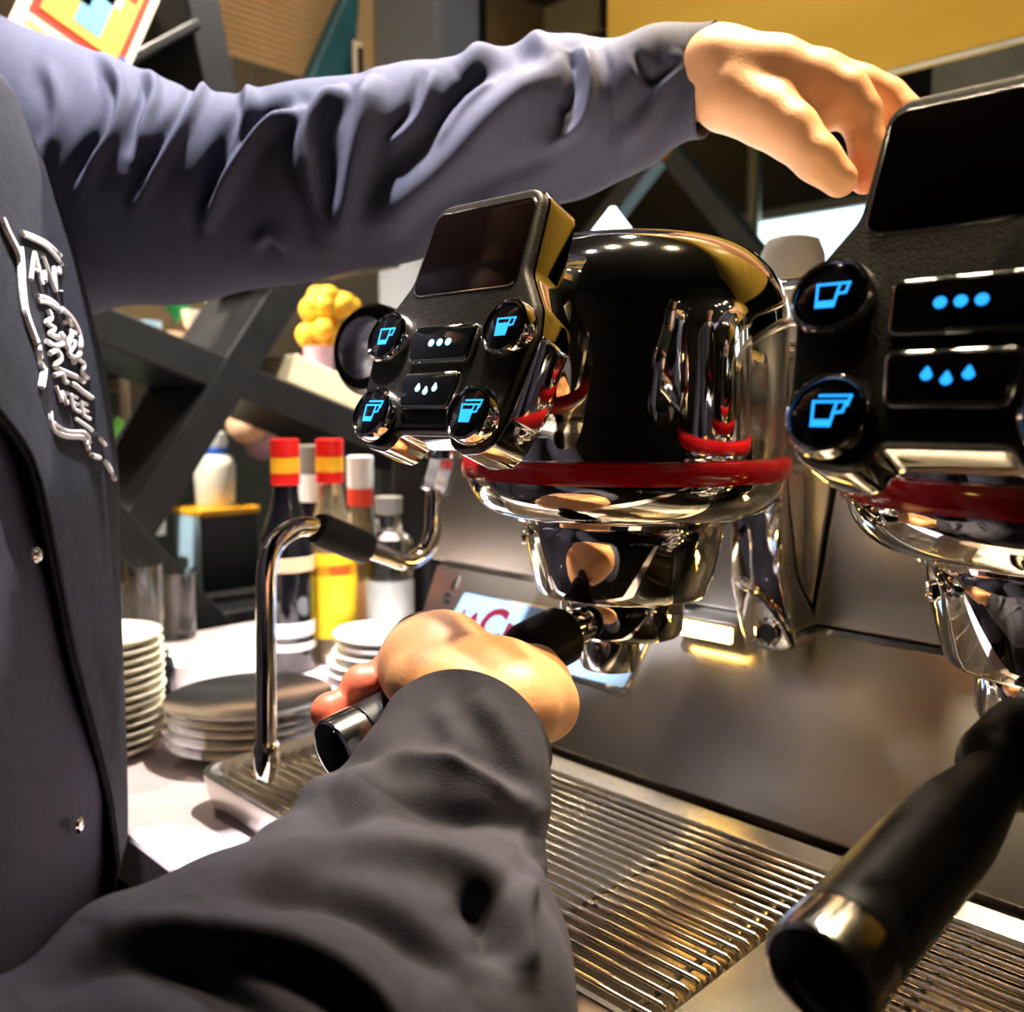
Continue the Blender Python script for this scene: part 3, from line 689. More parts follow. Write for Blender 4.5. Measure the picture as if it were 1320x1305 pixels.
shirt = MB().rings(R).build('shirt', 'shirt', per, smooth=60)
MB().lathe([(.056, 0), (.064, .004), (.060, .035), (.056, .036), (.054, .004)], cw(-.41, .48, .285), nrm(cw(.1, 0, 1) - EYE), n=40, cap0=False, cap1=False).build('collar', 'shirt', shirt)

def sleeve(name, ST, folds, ratio, nu=400, nv=230, hem=True, noise=.0016, seed=1, arch=0.):
    # ST: stations ((ax, ay), (bx, by), depth, depth2) given by the two outline pixels; folds: polylines in pixels
    n = len(ST); t = np.arange(n)
    A = np.array([pt(*s[0], s[2]) for s in ST]); B = np.array([pt(*s[1], s[2]) for s in ST])
    def cr(P, u):
        i = np.clip(u.astype(int), 0, n - 2); f = (u - i)[:, None]
        p0 = P[np.maximum(i - 1, 0)]; p1 = P[i]; p2 = P[i + 1]; p3 = P[np.minimum(i + 2, n - 1)]
        return .5 * ((2 * p1) + (-p0 + p2) * f + (2 * p0 - 5 * p1 + 4 * p2 - p3) * f ** 2 + (-p0 + 3 * p1 - 3 * p2 + p3) * f ** 3)
    u = np.linspace(0, n - 1, nu); a = cr(A, u); b = cr(B, u); c = (a + b) / 2; h = (a - b) / 2
    T = np.gradient(c, axis=0); T /= np.linalg.norm(T, axis=1)[:, None]
    rr = np.linalg.norm(h, axis=1); bn = np.cross(T, h); bn = bn / np.linalg.norm(bn, axis=1)[:, None] * (rr * ratio)[:, None]
    th = np.linspace(0, 2 * math.pi, nv, endpoint=False)
    P = c[:, None] + h[:, None] * np.cos(th)[None, :, None] + bn[:, None] * np.sin(th)[None, :, None]
    if arch:
        wv = np.clip((u / (n - 1) - .78) / .22, 0, 1) ** 2; tow = EYE - c; near = np.sign((bn * tow).sum(1)).mean() * np.sin(th)
        P = P + CU[None, None] * (arch * wv[:, None] * np.clip(near, 0, 1)[None] ** 1.3)[:, :, None]
    for _ in range(1):
        N = np.cross(np.roll(P, -1, 1) - np.roll(P, 1, 1), np.gradient(P, axis=0)); N /= np.linalg.norm(N, axis=2)[:, :, None] + 1e-9
        out = np.sign(((P - c[:, None]) * N).sum(2).mean()); N *= out
        pxy, dep = proj(P.reshape(-1, 3)); pxy = pxy.reshape(nu, nv, 2); dep = dep.reshape(nu, nv)
        vd = EYE - P; vd /= np.linalg.norm(vd, axis=2)[:, :, None]; fac = np.clip((N * vd).sum(2) * 2.0 + .55, 0, 1)
        rs = np.random.RandomState(seed); D = np.zeros((nu, nv))
        U = u[:, None] / (n - 1)
        for q in range(9):
            f1, f2, ph = rs.uniform(6, 26), rs.randint(1, 5), rs.uniform(0, 6.28)
            D += noise / 2.2 * np.sin(f1 * U * 6.28 / 3 + f2 * th[None] + ph)
        for poly, hgt, wid, dip in folds:
            hgt *= 1.5; wid *= .82
            Q = np.array(smooth_path([(*p, 0) for p in poly], 6))[:, :2]
            best = np.full((nu, nv), 1e9); sg = np.zeros((nu, nv)); along = np.zeros((nu, nv))
            for i in range(len(Q) - 1):
                e = Q[i + 1] - Q[i]; L2 = e @ e; w_ = pxy - Q[i]; tt = np.clip((w_ @ e) / L2, 0, 1); v = w_ - tt[:, :, None] * e
                dd = np.linalg.norm(v, axis=2); m_ = dd < best; best = np.where(m_, dd, best); sg = np.where(m_, np.sign(e[0] * w_[:, :, 1] - e[1] * w_[:, :, 0]), sg); along = np.where(m_, (i + tt) / (len(Q) - 1), along)
            s = best * sg; env = np.clip(np.sin(math.pi * np.clip(along, .04, .96)) * 1.6, 0, 1)
            D += fac * env * (hgt * np.exp(-(s / wid) ** 2) - hgt * dip * np.exp(-((s - 1.7 * wid) / (1.1 * wid)) ** 2)) / 1000
        for _b in range(2):
            D = (np.roll(D, 1, 1) + 2 * D + np.roll(D, -1, 1)) / 4; Dp = np.pad(D, ((1, 1), (0, 0)), 'edge'); D = (Dp[:-2] + 2 * D + Dp[2:]) / 4
        P = P + N * D[:, :, None]
    rings = [list(q) for q in P]
    if hem:
        Pe = P[-1]; ce = Pe.mean(0); Te = T[-1]
        for q, back in ((.985, .0), (.955, .0004), (.93, -.001), (.88, -.005)): rings.append([ce + (p - ce) * q + Te * (back if back > 0 else back) for p in Pe])
    m = MB().rings(rings, True, True, False)
    return m.build(name, 'shirt', shirt, smooth=80)
LS = [((-150, -20), (-60, 470), .70), ((-40, 5), (40, 425), .69), ((70, 52), (118, 402), .675), ((190, 92), (232, 386), .66), ((315, 126), (350, 366), .65), ((432, 108), (462, 350), .64),
      ((520, 84), (560, 322), .63), ((600, 76), (640, 292), .62), ((680, 62), (722, 262), .61), ((765, 50), (800, 226), .60), ((850, 38), (862, 194), .59), ((928, 31), (898, 178), .58)]
LF = [  # ridge polyline, height mm, width px, dip on the right hand side
    ([(132, 70), (154, 110), (146, 165), (122, 205), (100, 250)], 7, 9, .9),
    ([(190, 82), (198, 120), (186, 160), (180, 210)], 7, 9, .8),
    ([(268, 92), (250, 140), (222, 190), (170, 275)], 7, 9, .9),
    ([(318, 112), (322, 150), (300, 200), (262, 288)], 6, 10, .8),
    ([(388, 138), (340, 172), (304, 220), (266, 290)], 8, 10, .9),
    ([(452, 106), (412, 140), (396, 200), (425, 318)], 8, 14, .3),
    ([(480, 92), (470, 160), (452, 240), (432, 312)], 9, 20, .3),
    ([(745, 70), (640, 150), (560, 230), (450, 312)], 9, 34, .35),
    ([(560, 90), (540, 150), (500, 190)], 3, 10, .8),
    ([(640, 98), (600, 130), (560, 190)], 3, 10, .6),
    ([(590, 100), (655, 40), (720, 78)], 5, 16, .2),
    ([(752, 52), (762, 110), (748, 160), (702, 194)], 7, 9, -.2),
    ([(735, 60), (740, 110), (722, 150)], -6, 10, 0),
    ([(775, 50), (788, 100), (796, 160), (792, 210)], -1.6, 4, -.6),
    ([(820, 70), (840, 100), (880, 75)], -3, 9, .2),
    ([(880, 60), (850, 130), (800, 190)], 3, 16, .4),
    ([(330, 320), (350, 300), (372, 322)], 5, 10, .4),
    ([(520, 300), (620, 240), (720, 200)], -4, 18, 0),
    ([(60, 80), (75, 140), (60, 200)], 3, 12, .7),
]
lsl = sleeve('sleeve', LS, LF, .78, seed=3)
RS = [((-470, 1330), (-300, 2000), .222), ((-230, 1300), (20, 1930), .232), ((-10, 1262), (420, 1760), .255), ((150, 1150), (640, 1560), .29), ((300, 1112), (735, 1330), .325), ((372, 1048), (700, 1180), .352),
      ((440, 984), (702, 1085), .374), ((500, 922), (712, 985), .392)]
RF = [
    ([(690, 1045), (600, 1000), (500, 985), (420, 1035)], 3.5, 16, .2),
    ([(380, 1075), (470, 1030), (570, 1035), (690, 1075)], -6, 17, -.5),
    ([(330, 1120), (430, 1090), (560, 1100), (660, 1150)], 3.5, 22, .2),
    ([(280, 1150), (400, 1150), (500, 1180), (600, 1270)], -6, 22, -.4),
    ([(150, 1190), (300, 1200), (430, 1250), (520, 1330)], 4.5, 26, .4),
    ([(20, 1290), (150, 1225), (260, 1250), (360, 1330)], -5, 24, -.4),
    ([(600, 1140), (640, 1190), (652, 1240)], -6, 18, -.4),
    ([(690, 1130), (665, 1180), (680, 1260)], 4, 16, .3),
    ([(610, 890), (665, 970), (695, 1060)], 1.2, 20, .5),
    ([(560, 905), (590, 960), (560, 1010)], 1.5, 22, .3),
]
rsl = sleeve('sleeve', RS, RF, .80, seed=8, noise=.0010, arch=.015)
_a, _b = cw(*SHR), pt(-260, 1660, .225); _d = nrm(_b - _a)
_pp = [_a - _d * .068, _a - _d * .060, _a - _d * .045, _a - _d * .02, _a + _d * .02] + [_a + (_b - _a) * q for q in (.25, .5, .75, 1.)]
MB().tube(_pp, [.012, .035, .056, .072, .078, .077, .073, .068, .064], 28).build('upper_sleeve', 'shirt', shirt, smooth=60)
# apron: a panel over the chest, its near edge slanting towards the hem
AZ = np.linspace(-.42, .21, 60); ND = 40
def near_edge(z): return np.interp(z, [-.42, -.30, -.235, -.135, -.02, .06, .21], [.575, .56, .545, .507, .484, .40, .36])
G = []
for z in AZ:
    d0 = near_edge(z); row = []
    for k in range(ND):
        d = d0 + (.672 - d0) * k / (ND - 1); u = k / (ND - 1)
        row.append(cw(front_r(min(d, .695), z) + .0035 + .0012 * math.sin(30 * d + 14 * z) + .0022 * max(0, 1 - u * 6), d, z))
    G.append(row)
ap = MB().rings(G, False, False, False).build('apron', 'apron', per, smooth=70)
so_ = ap.modifiers.new('cloth', 'SOLIDIFY'); so_.thickness = .0022; so_.offset = 1
ap['label'] = 'dark apron with a white embroidered crest'
MB().tube([cw(front_r(near_edge(z), z) + .006, near_edge(z), z) for z in AZ], .0016, 8).build('hem', 'apron', ap)
# embroidery laid on the apron: find the place on the apron behind each pixel
def on_apron(px, py):
    v = ray(px, py); best = None
    for d in np.linspace(.36, .70, 350):
        p = EYE + v * (d / np.dot(v, FW)); r = np.dot(p - EYE, RT); f = front_r(d, p[2] - ZC) + .0065
        if best is None or abs(r - f) < best[0]: best = (abs(r - f), p)
    return best[1]
def stitch(P, r=.0011, name='embroidery', n=5): return MB().tube([on_apron(*p) for p in (np.array(smooth_path([(*q, 0) for q in P], n))[:, :2])], r, 6).build(name, 'thread', ap)
stitch([(2, 282), (10, 300), (24, 330), (28, 365), (32, 400), (42, 430), (48, 445), (52, 470), (56, 478), (53, 500)], .0022)
stitch([(28, 299), (42, 304), (58, 312), (70, 322), (78, 330)], .0013); stitch([(30, 303), (44, 309), (60, 318), (76, 336), (80, 342)], .0013)
def letter(o, ux, uy, strokes):
    for s in strokes:
        stitch([(o[0] + ux[0] * a + uy[0] * b, o[1] + ux[1] * a + uy[1] * b) for a, b in s], .0012, 'lettering', 4)
GL = {'I': [[(.5, 0), (.5, 1)]], 'A': [[(0, 0), (.5, 1)], [(.5, 1), (1, 0)], [(.2, .4), (.8, .4)]], 'N': [[(0, 0), (0, 1)], [(0, 1), (1, 0)], [(1, 0), (1, 1)]],
      'W': [[(0, 1), (.25, 0)], [(.25, 0), (.5, .8)], [(.5, .8), (.75, 0)], [(.75, 0), (1, 1)]], 'E': [[(0, 0), (0, 1)], [(0, 1), (.8, 1)], [(0, .5), (.7, .5)], [(0, 0), (.8, 0)]]}
for ch, o, wd in (('I', (28, 356), 6), ('A', (40, 360), 15), ('N', (59, 370), 13), ('I', (75, 381), 8)):
    letter(o, (wd, wd * .45), (-3, -38), GL[ch])
for ch, o, wd in (('W', (76, 516), 14), ('E', (95, 527), 10), ('E', (108, 536), 10)):
    letter(o, (wd, wd * .5), (-4, -18), GL[ch])
# script flourishes between the words
stitch([(48, 382), (60, 384), (72, 392), (78, 402)], .0013); stitch([(50, 388), (62, 390), (74, 398)], .0013)
stitch([(62, 400), (66, 410), (60, 416), (70, 424), (64, 430), (76, 436)], .0015)
stitch([(80, 398), (92, 410), (100, 425), (104, 442), (102, 458), (92, 460), (88, 446), (92, 430), (84, 416)], .0015)
stitch([(86, 408), (94, 424), (96, 444), (88, 456)], .0013)
stitch([(60, 440), (72, 446), (84, 440), (78, 430), (88, 452), (96, 468)], .0016)
stitch([(64, 456), (74, 452), (78, 464), (70, 472), (84, 480), (98, 486), (108, 492)], .0016)
stitch([(70, 484), (80, 482), (84, 492), (96, 496), (108, 506), (120, 514)], .0015)
stitch([(100, 462), (108, 470), (106, 480), (114, 488)], .0014)
stitch([(98, 540), (110, 548), (124, 560), (136, 574)], .0012)
stitch([(64, 530), (68, 552), (84, 562), (106, 564), (112, 574), (116, 586), (128, 590), (136, 596), (142, 606), (148, 618)], .0016)
stitch([(70, 545), (86, 556), (110, 558), (116, 570)], .0012)
for (x, y) in ((99, 1064), (45, 716)):
    p = on_apron(x, y); MB().lathe([(.0045, 0), (.0045, .0015), (.003, .0028), (.001, .003)], p, RT, n=18).build('snap_button', 'chrome_soft', ap)
# trousers and shoes
tr = MB()
V, Q = sdf_mesh([(cwz(-.39, .56, -.36), cwz(-.385, .56, -.75), .09, .078), (cwz(-.39, .40, -.36), cwz(-.385, .40, -.75), .09, .078), (cwz(-.37, .56, -.75), cwz(-.385, .56, -1.14), .078, .062), (cwz(-.37, .40, -.75), cwz(-.385, .40, -1.14), .078, .062), (cwz(-.39, .54, -.34), cwz(-.39, .42, -.34), .10, .10)], .012, .01, .04)
tr.add(V, [tuple(q) for q in Q.tolist()]).build('trousers', 'trousers', per, smooth=70)
for d in (.56, .40):
    V, Q = sdf_mesh([(cwz(-.42, d, -1.205), cwz(-.27, d, -1.212), .043, .036), (cwz(-.40, d, -1.15), cwz(-.40, d, -1.2), .05, .048)], .008, .008, .03)
    V[:, 2] = np.maximum(V[:, 2], .0)
    MB().add(V, [tuple(q) for q in Q.tolist()]).build('shoe', 'box_black', per, smooth=60)

# ------------------------------------------------------------------ crockery, bottles and shelf goods on the worktop
def solid(name, prof, c, m, label, cat, group=None, n=40, parts=(), sx=1.):
    # prof: (radius, height); parts: (name, profile, material)
    if not parts:
        o = MB().lathe(prof, (0, 0, 0), n=n).build(name, m, smooth=45); o.location = tuple(map(float, c)); return tag(o, label, cat, group)
    t = thing(name, c, label, cat, group)
    MB().lathe(prof, c, n=n).build('body', m, t, smooth=45)
    for pn, pp, pm in parts: MB().lathe(pp, c, n=n).build(pn, pm, t, smooth=45)
    return t
def plate_prof(r, h): return [(r * .55, 0), (r * .62, .0006), (r * .95, h * .75), (r, h * .92), (r * .99, h), (r * .93, h * .9), (r * .60, h * .38), (.002, h * .36)]
def stack(c, r, h, step, n, m, name, base, cat, group, jit=.002, radii=None):
    me = {}
    for k in range(n):
        rk = radii[k] if radii else r
        j = (random.uniform(-jit, jit), random.uniform(-jit, jit), 0)
        o = MB().lathe(plate_prof(rk, h), (0, 0, 0), n=56).build(name, m, smooth=40)
        o.location = (c[0] + j[0], c[1] + j[1], c[2] + step * k)
        pos = 'topmost' if k == n - 1 else ('lowest' if k == 0 else None)
        tag(o, base % (pos + ' of its stack' if pos else 'between others in its stack'), cat, group)
c = onZ(497, 872, CT); stack(c, .055, .012, .0098, 5, 'white_ceramic', 'white_saucer', 'white ceramic saucer behind the hand, %s', 'saucer', 'white saucers', radii=[.062, .061, .055, .055, .055])
c = onZ(324, 958, CT); stack(c, .071, .011, .0082, 5, 'saucer_metal', 'steel_saucer', 'shiny grey metal saucer beside the steam wand, %s', 'saucer', 'grey metal saucers')
c = onZ(136, 968, CT); stack(c, .050, .012, .0075, 13, 'cream_ceramic', 'cream_saucer', 'cream saucer in the tall stack beside the apron, %s', 'saucer', 'cream saucers', jit=.001)
c = onZ(238, 908, CT)
cup = solid('espresso_cup', [(.014, 0), (.017, .002), (.024, .02), (.0272, .045), (.0262, .0455), (.022, .02), (.012, .006), (.001, .005)], c, 'white_ceramic', 'small white espresso cup behind the metal saucers', 'cup')
hnd = MB().tube(smooth_path([cup.location + Vector((-.022, -.006, .036)), cup.location + Vector((-.037, -.010, .034)), cup.location + Vector((-.036, -.010, .018)), cup.location + Vector((-.020, -.005, .014))], 6), .003, 10).build('handle', 'white_ceramic'); put(hnd, cup)
hnd.matrix_parent_inverse = Matrix.Translation(-cup.location)
c = onZ(214, 922, CT); solid('pepper_mill', [(.013, 0), (.014, .006), (.009, .03), (.011, .045), (.008, .055)], c, 'dark_glass', 'small black mill between the cream and the metal saucers', 'mill', parts=[('knob', [(.003, .054), (.0055, .058), (.004, .064), (.001, .066)], 'chrome_soft')])
for k, (px, py, h) in enumerate(((182, 838, .105), (128, 850, .09), (226, 822, .085))):
    c = onZ(px, py, CT)
    solid('tumbler', [(.024, 0), (.026, .002), (.031, h), (.0295, h), (.0245, .01), (.001, .009)], c, 'clear_glass', ['tall clear glass tumbler behind the cream saucers', 'low clear glass tumbler beside the apron', 'lowest clear glass tumbler beside the espresso cup'][k], 'glass', 'clear tumblers', n=24)
def bottle(px, py, w, top_y, m, label, cap, neck_r=.0135, cap_h=.045, extra=(), sh=.62):
    c = onZ(px, py, CT); d = np.dot(c - EYE, CF); r = w / 2 * d / F
    H = onP(px, top_y, c, FW)[2] - c[2]
    t = thing('bottle', c, label, 'bottle', 'bottles beside the coffee machine')
    hs = H * sh
    prof = [(r * .9, 0), (r, .004), (r, hs)] + [(neck_r + (r - neck_r) * (1 - math.sin(q)) , hs + (H * .80 - hs) * q / (math.pi / 2)) for q in np.linspace(.2, math.pi / 2, 7)] + [(neck_r, H - cap_h * .5)]
    MB().lathe(prof, c, n=36).build('glass_body', m, t, smooth=50)
    z = H - cap_h
    for i, (fr, mm) in enumerate(cap):
        MB().lathe([(neck_r + .001, z), (neck_r + .0022, z + .001), (neck_r + .0022, z + cap_h * fr - .0006), (neck_r + .0005, z + cap_h * fr)], c, n=28).build('cap' if i == len(cap) - 1 else 'cap_band', mm, t); z += cap_h * fr
    for z0, z1, mm, nm in extra:
        MB().lathe([(r * 1.0, H * z0), (r * 1.018, H * z0 + .0005), (r * 1.018, H * z1 - .0005), (r * 1.0, H * z1)], c, n=36, cap0=False, cap1=False).build(nm, mm, t)
    return t
RC = [(.25, 'cap_red'), (.35, 'cap_yellow'), (.40, 'cap_red')]
bottle(374, 862, 66, 566, 'dark_glass', 'black glass bottle with a red and yellow cap', RC, cap_h=.05, extra=[(.10, .13, 'label_white', 'label'), (.16, .22, 'label_white', 'label'), (.44, .50, 'peach', 'label')], sh=.58)
bottle(430, 850, 64, 566, 'liquor', 'clear bottle with a bright yellow label and a red and yellow cap', RC, cap_h=.05, extra=[(.12, .50, 'label_yellow', 'label'), (.40, .45, 'label_red', 'label_band')], sh=.55)
bottle(468, 832, 54, 588, 'liquor', 'clear bottle with a white cap over a red collar', [(.35, 'label_red'), (.65, 'label_white')], cap_h=.06, extra=[(.08, .36, 'peach', 'label')], sh=.52)
bottle(504, 850, 60, 640, 'clear_glass', 'broad clear bottle with a plain pale label beside the splash panel', [(1., 'grey_ceramic')], cap_h=.02, extra=[(.2, .5, 'concrete', 'label')], sh=.75)
bottle(406, 826, 48, 574, 'dark_glass', 'slim black bottle with a grey cap and white neck label', [(.5, 'label_white'), (.5, 'grey_ceramic')], cap_h=.07, sh=.6)
c = onZ(536, 838, CT)
pit = thing('black_grinder', c, 'tall matt black coffee grinder beside the bottles', 'grinder')
MB().box(c + np.array([0, .04, .13]), (.07, .10, .26)).build('body', 'rubber', pit, bevel=.01); MB().lathe([(.03, .26), (.042, .27), (.05, .34), (.046, .345)], c + np.array([0, .04, 0]), n=32).build('hopper', 'black_gloss', pit)

# ------------------------------------------------------------------ black branching rack at the end of the worktop
XK = -1.25; KD = .20
rack = thing('display_rack', (XK - KD / 2, .65, 0), 'black rack of crossing slanted boards behind the bottles', 'rack')
def board(p, q, th, x=XK, dep=KD, par=None, m='rack_black', plane='X'):
    if plane == 'X': a, b = onX(*p, x), onX(*q, x); nn = np.array([-1., 0, 0])
    else: a, b = onY(*p, x), onY(*q, x); nn = np.array([0, 1., 0])
    e = nrm(b - a); h = np.cross(e, nn); th = th / 1000
    V = [a - h * th / 2, b - h * th / 2, b + h * th / 2, a + h * th / 2]; V = V + [v + nn * dep for v in V]
    return MB().add(V, [(0, 1, 2, 3), (7, 6, 5, 4), (0, 4, 5, 1), (1, 5, 6, 2), (2, 6, 7, 3), (3, 7, 4, 0)]).build('board', m, par, smooth=0, bevel=.003)
RKN = 0
for p, q, th in (((20, 372), (560, 592), 50), ((440, 268), (158, 716), 52), ((120, 648), (460, 1003), 52), ((250, -60), (300, 190), 50), ((300, 190), (520, 330), 45), ((140, 92), (258, 28), 12), ((158, 716), (-40, 900), 48)):
    RKN += 1; board(p, q, th, XK + .0017 * RKN, KD, rack)
_z = onX(298, 797, -1.462)[2]; _y = onX(298, 797, -1.462)[1]
MB().box((XK - .18, _y, _z - .0098), (.34, .24, .02)).build('rack_shelf', 'rack_black', rack, bevel=.002)
for yy in (.42, .98):
    MB().box((XK - KD / 2, yy, .46), (KD * .8, .05, .92)).build('leg', 'rack_black', rack, bevel=.003)
MB().box((XK - KD / 2, .70, .93), (KD * .8, .66, .04)).build('rail', 'rack_black', rack, bevel=.003)
# wall shelves behind the rack
def shelf(name, px0, px1, py, x, dep, m, label):
    a, b = onX(px0, py, x), onX(px1, py, x); z = a[2]
    o = MB().box((x - dep / 2, (a[1] + b[1]) / 2, z - .012), (dep, abs(b[1] - a[1]), .024)).build(name, m, smooth=0, bevel=.002)
    return tag(o, label, 'shelf'), z
_, z1 = shelf('wall_shelf', -40, 330, 446, -1.52, X0 * -1 - 1.52 + .01, 'dark_wood', 'dark wall shelf holding the blue and cyan cups')
_, z2 = shelf('wall_shelf', -40, 240, 580, -1.52, X0 * -1 - 1.52 + .01, 'white_ceramic', 'white wall shelf carrying the leafy sprig and wooden frame')
_, z3 = shelf('wall_shelf', -40, 215, 694, -1.50, X0 * -1 - 1.50 + .01, 'white_ceramic', 'lowest white wall shelf behind the apron')
_, z4 = shelf('wall_shelf', 330, 640, 478, -1.52, X0 * -1 - 1.52 + .01, 'pale_wood', 'pale wooden wall shelf carrying the orange flowers')
def on_shelf(px, z, x): a = onX(px, 500, x); return np.array([x, a[1], z])
c = on_shelf(134, z1, -1.6); solid('cyan_bowl', [(.02, 0), (.03, .004), (.034, .02), (.034, .052), (.031, .053), (.027, .02), (.001, .01)], c, 'cyan_ceramic', 'round cyan bowl on the dark wall shelf', 'bowl')
c = on_shelf(188, z1, -1.6); solid('blue_cup', [(.022, 0), (.026, .003), (.030, .06), (.027, .06), (.022, .01), (.001, .008)], c, 'sky_ceramic', 'pale blue cup beside the cyan bowl', 'cup')
c = on_shelf(226, z1, -1.6); solid('pink_cup', [(.016, 0), (.02, .003), (.022, .045), (.02, .045), (.001, .008)], c, 'peach', 'small peach cup on the dark wall shelf', 'cup')
c = on_shelf(256, z1, -1.6); solid('beige_goblet', [(.02, 0), (.006, .006), (.005, .035), (.022, .06), (.025, .085), (.022, .085), (.004, .045)], c, 'cream_ceramic', 'beige goblet beside the slanted board', 'goblet')
c = on_shelf(232, z1 + .075, -1.72); o = solid('green_lantern', [(.004, 0), (.03, .04), (.034, .07), (.028, .09), (.004, .1)], c, 'bright_green', 'bright green hanging lantern below the sleeve', 'lantern', parts=[('cord', [(.0012, .098), (.0012, 1.32)], 'dark_slot')])
c = on_shelf(273, z1, -1.72); solid('white_bottle', [(.014, 0), (.016, .003), (.016, .10), (.008, .115), (.008, .14)], c, 'white_ceramic', 'slim white bottle at the back of the dark wall shelf', 'bottle')
# wooden frame and sprig on the white shelf
c = on_shelf(196, z2, -1.66)
fm = thing('picture_stand', c, 'pale wooden picture stand standing on the white wall shelf', 'stand')
for a, b in (((-.05, 0), (-.05, .13)), ((.05, 0), (.05, .13)), ((-.05, .13), (.05, .13)), ((-.05, .006), (.05, .006))):
    MB().tube([c + np.array([0, a[0], a[1]]), c + np.array([0, b[0], b[1]])], .009, 8).build('rail', 'pale_wood', fm)
MB().box(c + np.array([-.006, 0, .068]), (.004, .094, .12)).build('backing', 'wall_taupe', fm)
c = on_shelf(165, z2, -1.56)
sp = thing('leafy_sprig', c, 'green leafy sprig lying on the white wall shelf', 'plant')
for k in range(14):
    a = random.uniform(0, 6.28); l = random.uniform(.03, .06); d = np.array([.3 * math.cos(a), math.sin(a), .35 + .3 * random.random()]); d = nrm(d); s_ = nrm(np.cross(d, [1, 0, .2])) * .010; b0 = c + np.array([0, .02 * math.sin(a * 3), .006]); 
    mid = b0 + d * l * .5 + np.array([0, 0, .006])
    MB().add([b0, mid + s_, b0 + d * l, mid - s_, mid + np.array([.003, 0, .004])], [(0, 1, 4), (1, 2, 4), (2, 3, 4), (3, 0, 4)]).build('leaf', 'green_leaf', sp, smooth=0)
MB().tube([c + np.array([0, -.04, .004]), c + np.array([0, .04, .006])], .003, 8).build('stem', 'green_leaf', sp)
c = on_shelf(172, z3, -1.60); solid('yellow_jug', [(.03, 0), (.035, .01), (.04, .06), (.03, .11), (.034, .125), (.03, .125), (.02, .1)], c, 'cream_ceramic', 'cream jug on the lowest white wall shelf', 'jug')
# orange flowers in a glass vase with a pink cup on the pale shelf
c = on_shelf(425, z4, -1.60)
vs_ = thing('flower_vase', c, 'clear vase packed with fluffy orange flowers', 'vase')
MB().lathe([(.045, 0), (.05, .004), (.055, .07), (.052, .07), (.046, .01), (.001, .008)], c, n=32).build('vase', 'clear_glass', vs_)
for k in range(34):
    q = random.uniform(0, 6.28); rr = random.uniform(0, .065); hh = random.uniform(.05, .155)
    MB().sphere(c + np.array([rr * math.cos(q) * .7, rr * math.sin(q), hh]), random.uniform(.016, .026), 10, 7).build('blossom', 'orange_puff', vs_)
c = on_shelf(412, z4, -1.54); solid('pink_pot', [(.022, 0), (.026, .003), (.028, .05), (.024, .05), (.001, .01)], c, 'pink_fabric', 'small pink pot in front of the orange flowers', 'pot')
_p, _q = onX(20, 372, XK + .0017), onX(560, 592, XK + .0017); e = nrm(_q - _p); hN = np.cross(e, [-1., 0, 0]); hN = hN if hN[2] > 0 else -hN
def along(px): return _p + e * ((onX(px, 500, XK)[1] - _p[1]) / e[1])
a = along(366) + hN * .0246 + np.array([-.004, 0, 0]); b = along(524) + hN * .0246 + np.array([-.004, 0, 0])
cr = MB()
V = [a, b, b + hN * .048, a + hN * .048]; V += [v + np.array([-.16, 0, 0]) for v in V]
cr.add(V, [(0, 1, 2, 3), (7, 6, 5, 4), (0, 4, 5, 1), (1, 5, 6, 2), (2, 6, 7, 3), (3, 7, 4, 0)]); tag(cr.build('wooden_block', 'pale_wood', smooth=0, bevel=.004), 'long pale wooden block lying along a slanted black board', 'block')
# black box, cream jar and soft toys in the lower cell
c = onX(298, 700, -1.462); b0 = onX(298, 840, -1.462)
zb = onX(298, 655, -1.462)[2]; zbb = onX(298, 797, -1.462)[2]
bx = thing('tea_box', (c[0], c[1], zbb), 'black box with a yellow lid and pale blue side', 'box')
MB().box((c[0] - .05, c[1], (zbb + zb - .012) / 2), (.10, .105, zb - zbb - .012)).build('body', 'box_black', bx, bevel=.002)
MB().box((c[0] - .05, c[1], zb - .006), (.106, .111, .012)).build('lid', 'cap_yellow', bx, bevel=.002)
MB().box((c[0] - .05, c[1] - .0535, (zbb + zb) / 2), (.09, .003, (zb - zbb) * .86)).build('side_label', 'sky_ceramic', bx)
solid('cream_jar', [(.030, 0), (.033, .004), (.035, .07), (.030, .085), (.022, .09)], (c[0] - .05, c[1], zb), 'cream_ceramic', 'cream jar with a white and blue stopper on the black box', 'jar', parts=[('collar', [(.022, .089), (.023, .10), (.019, .104)], 'print_blue'), ('stopper', [(.019, .10), (.024, .112), (.02, .128), (.004, .133)], 'white_ceramic')])
for px, py, m, lb, r in ((318, 548, 'peach', 'round peach ornament hung on the taupe wall', .036), (338, 572, 'pink_fabric', 'round pink ornament hung on the taupe wall', .034)):
    p = onX(px, py, -1.52 if m == 'peach' else -1.62); o = MB().sphere((0, 0, 0), r, 20, 14, (1, 1, .95)).build('hanging_ornament', m); o.location = tuple(p); tag(o, lb, 'ornament')
    k_ = MB().tube([p + np.array([0, 0, r * .9]), np.array([p[0], p[1], ZT])], .001, 6).build('cord', 'dark_slot'); put(k_, o); k_.matrix_parent_inverse = Matrix.Translation(-Vector(p))
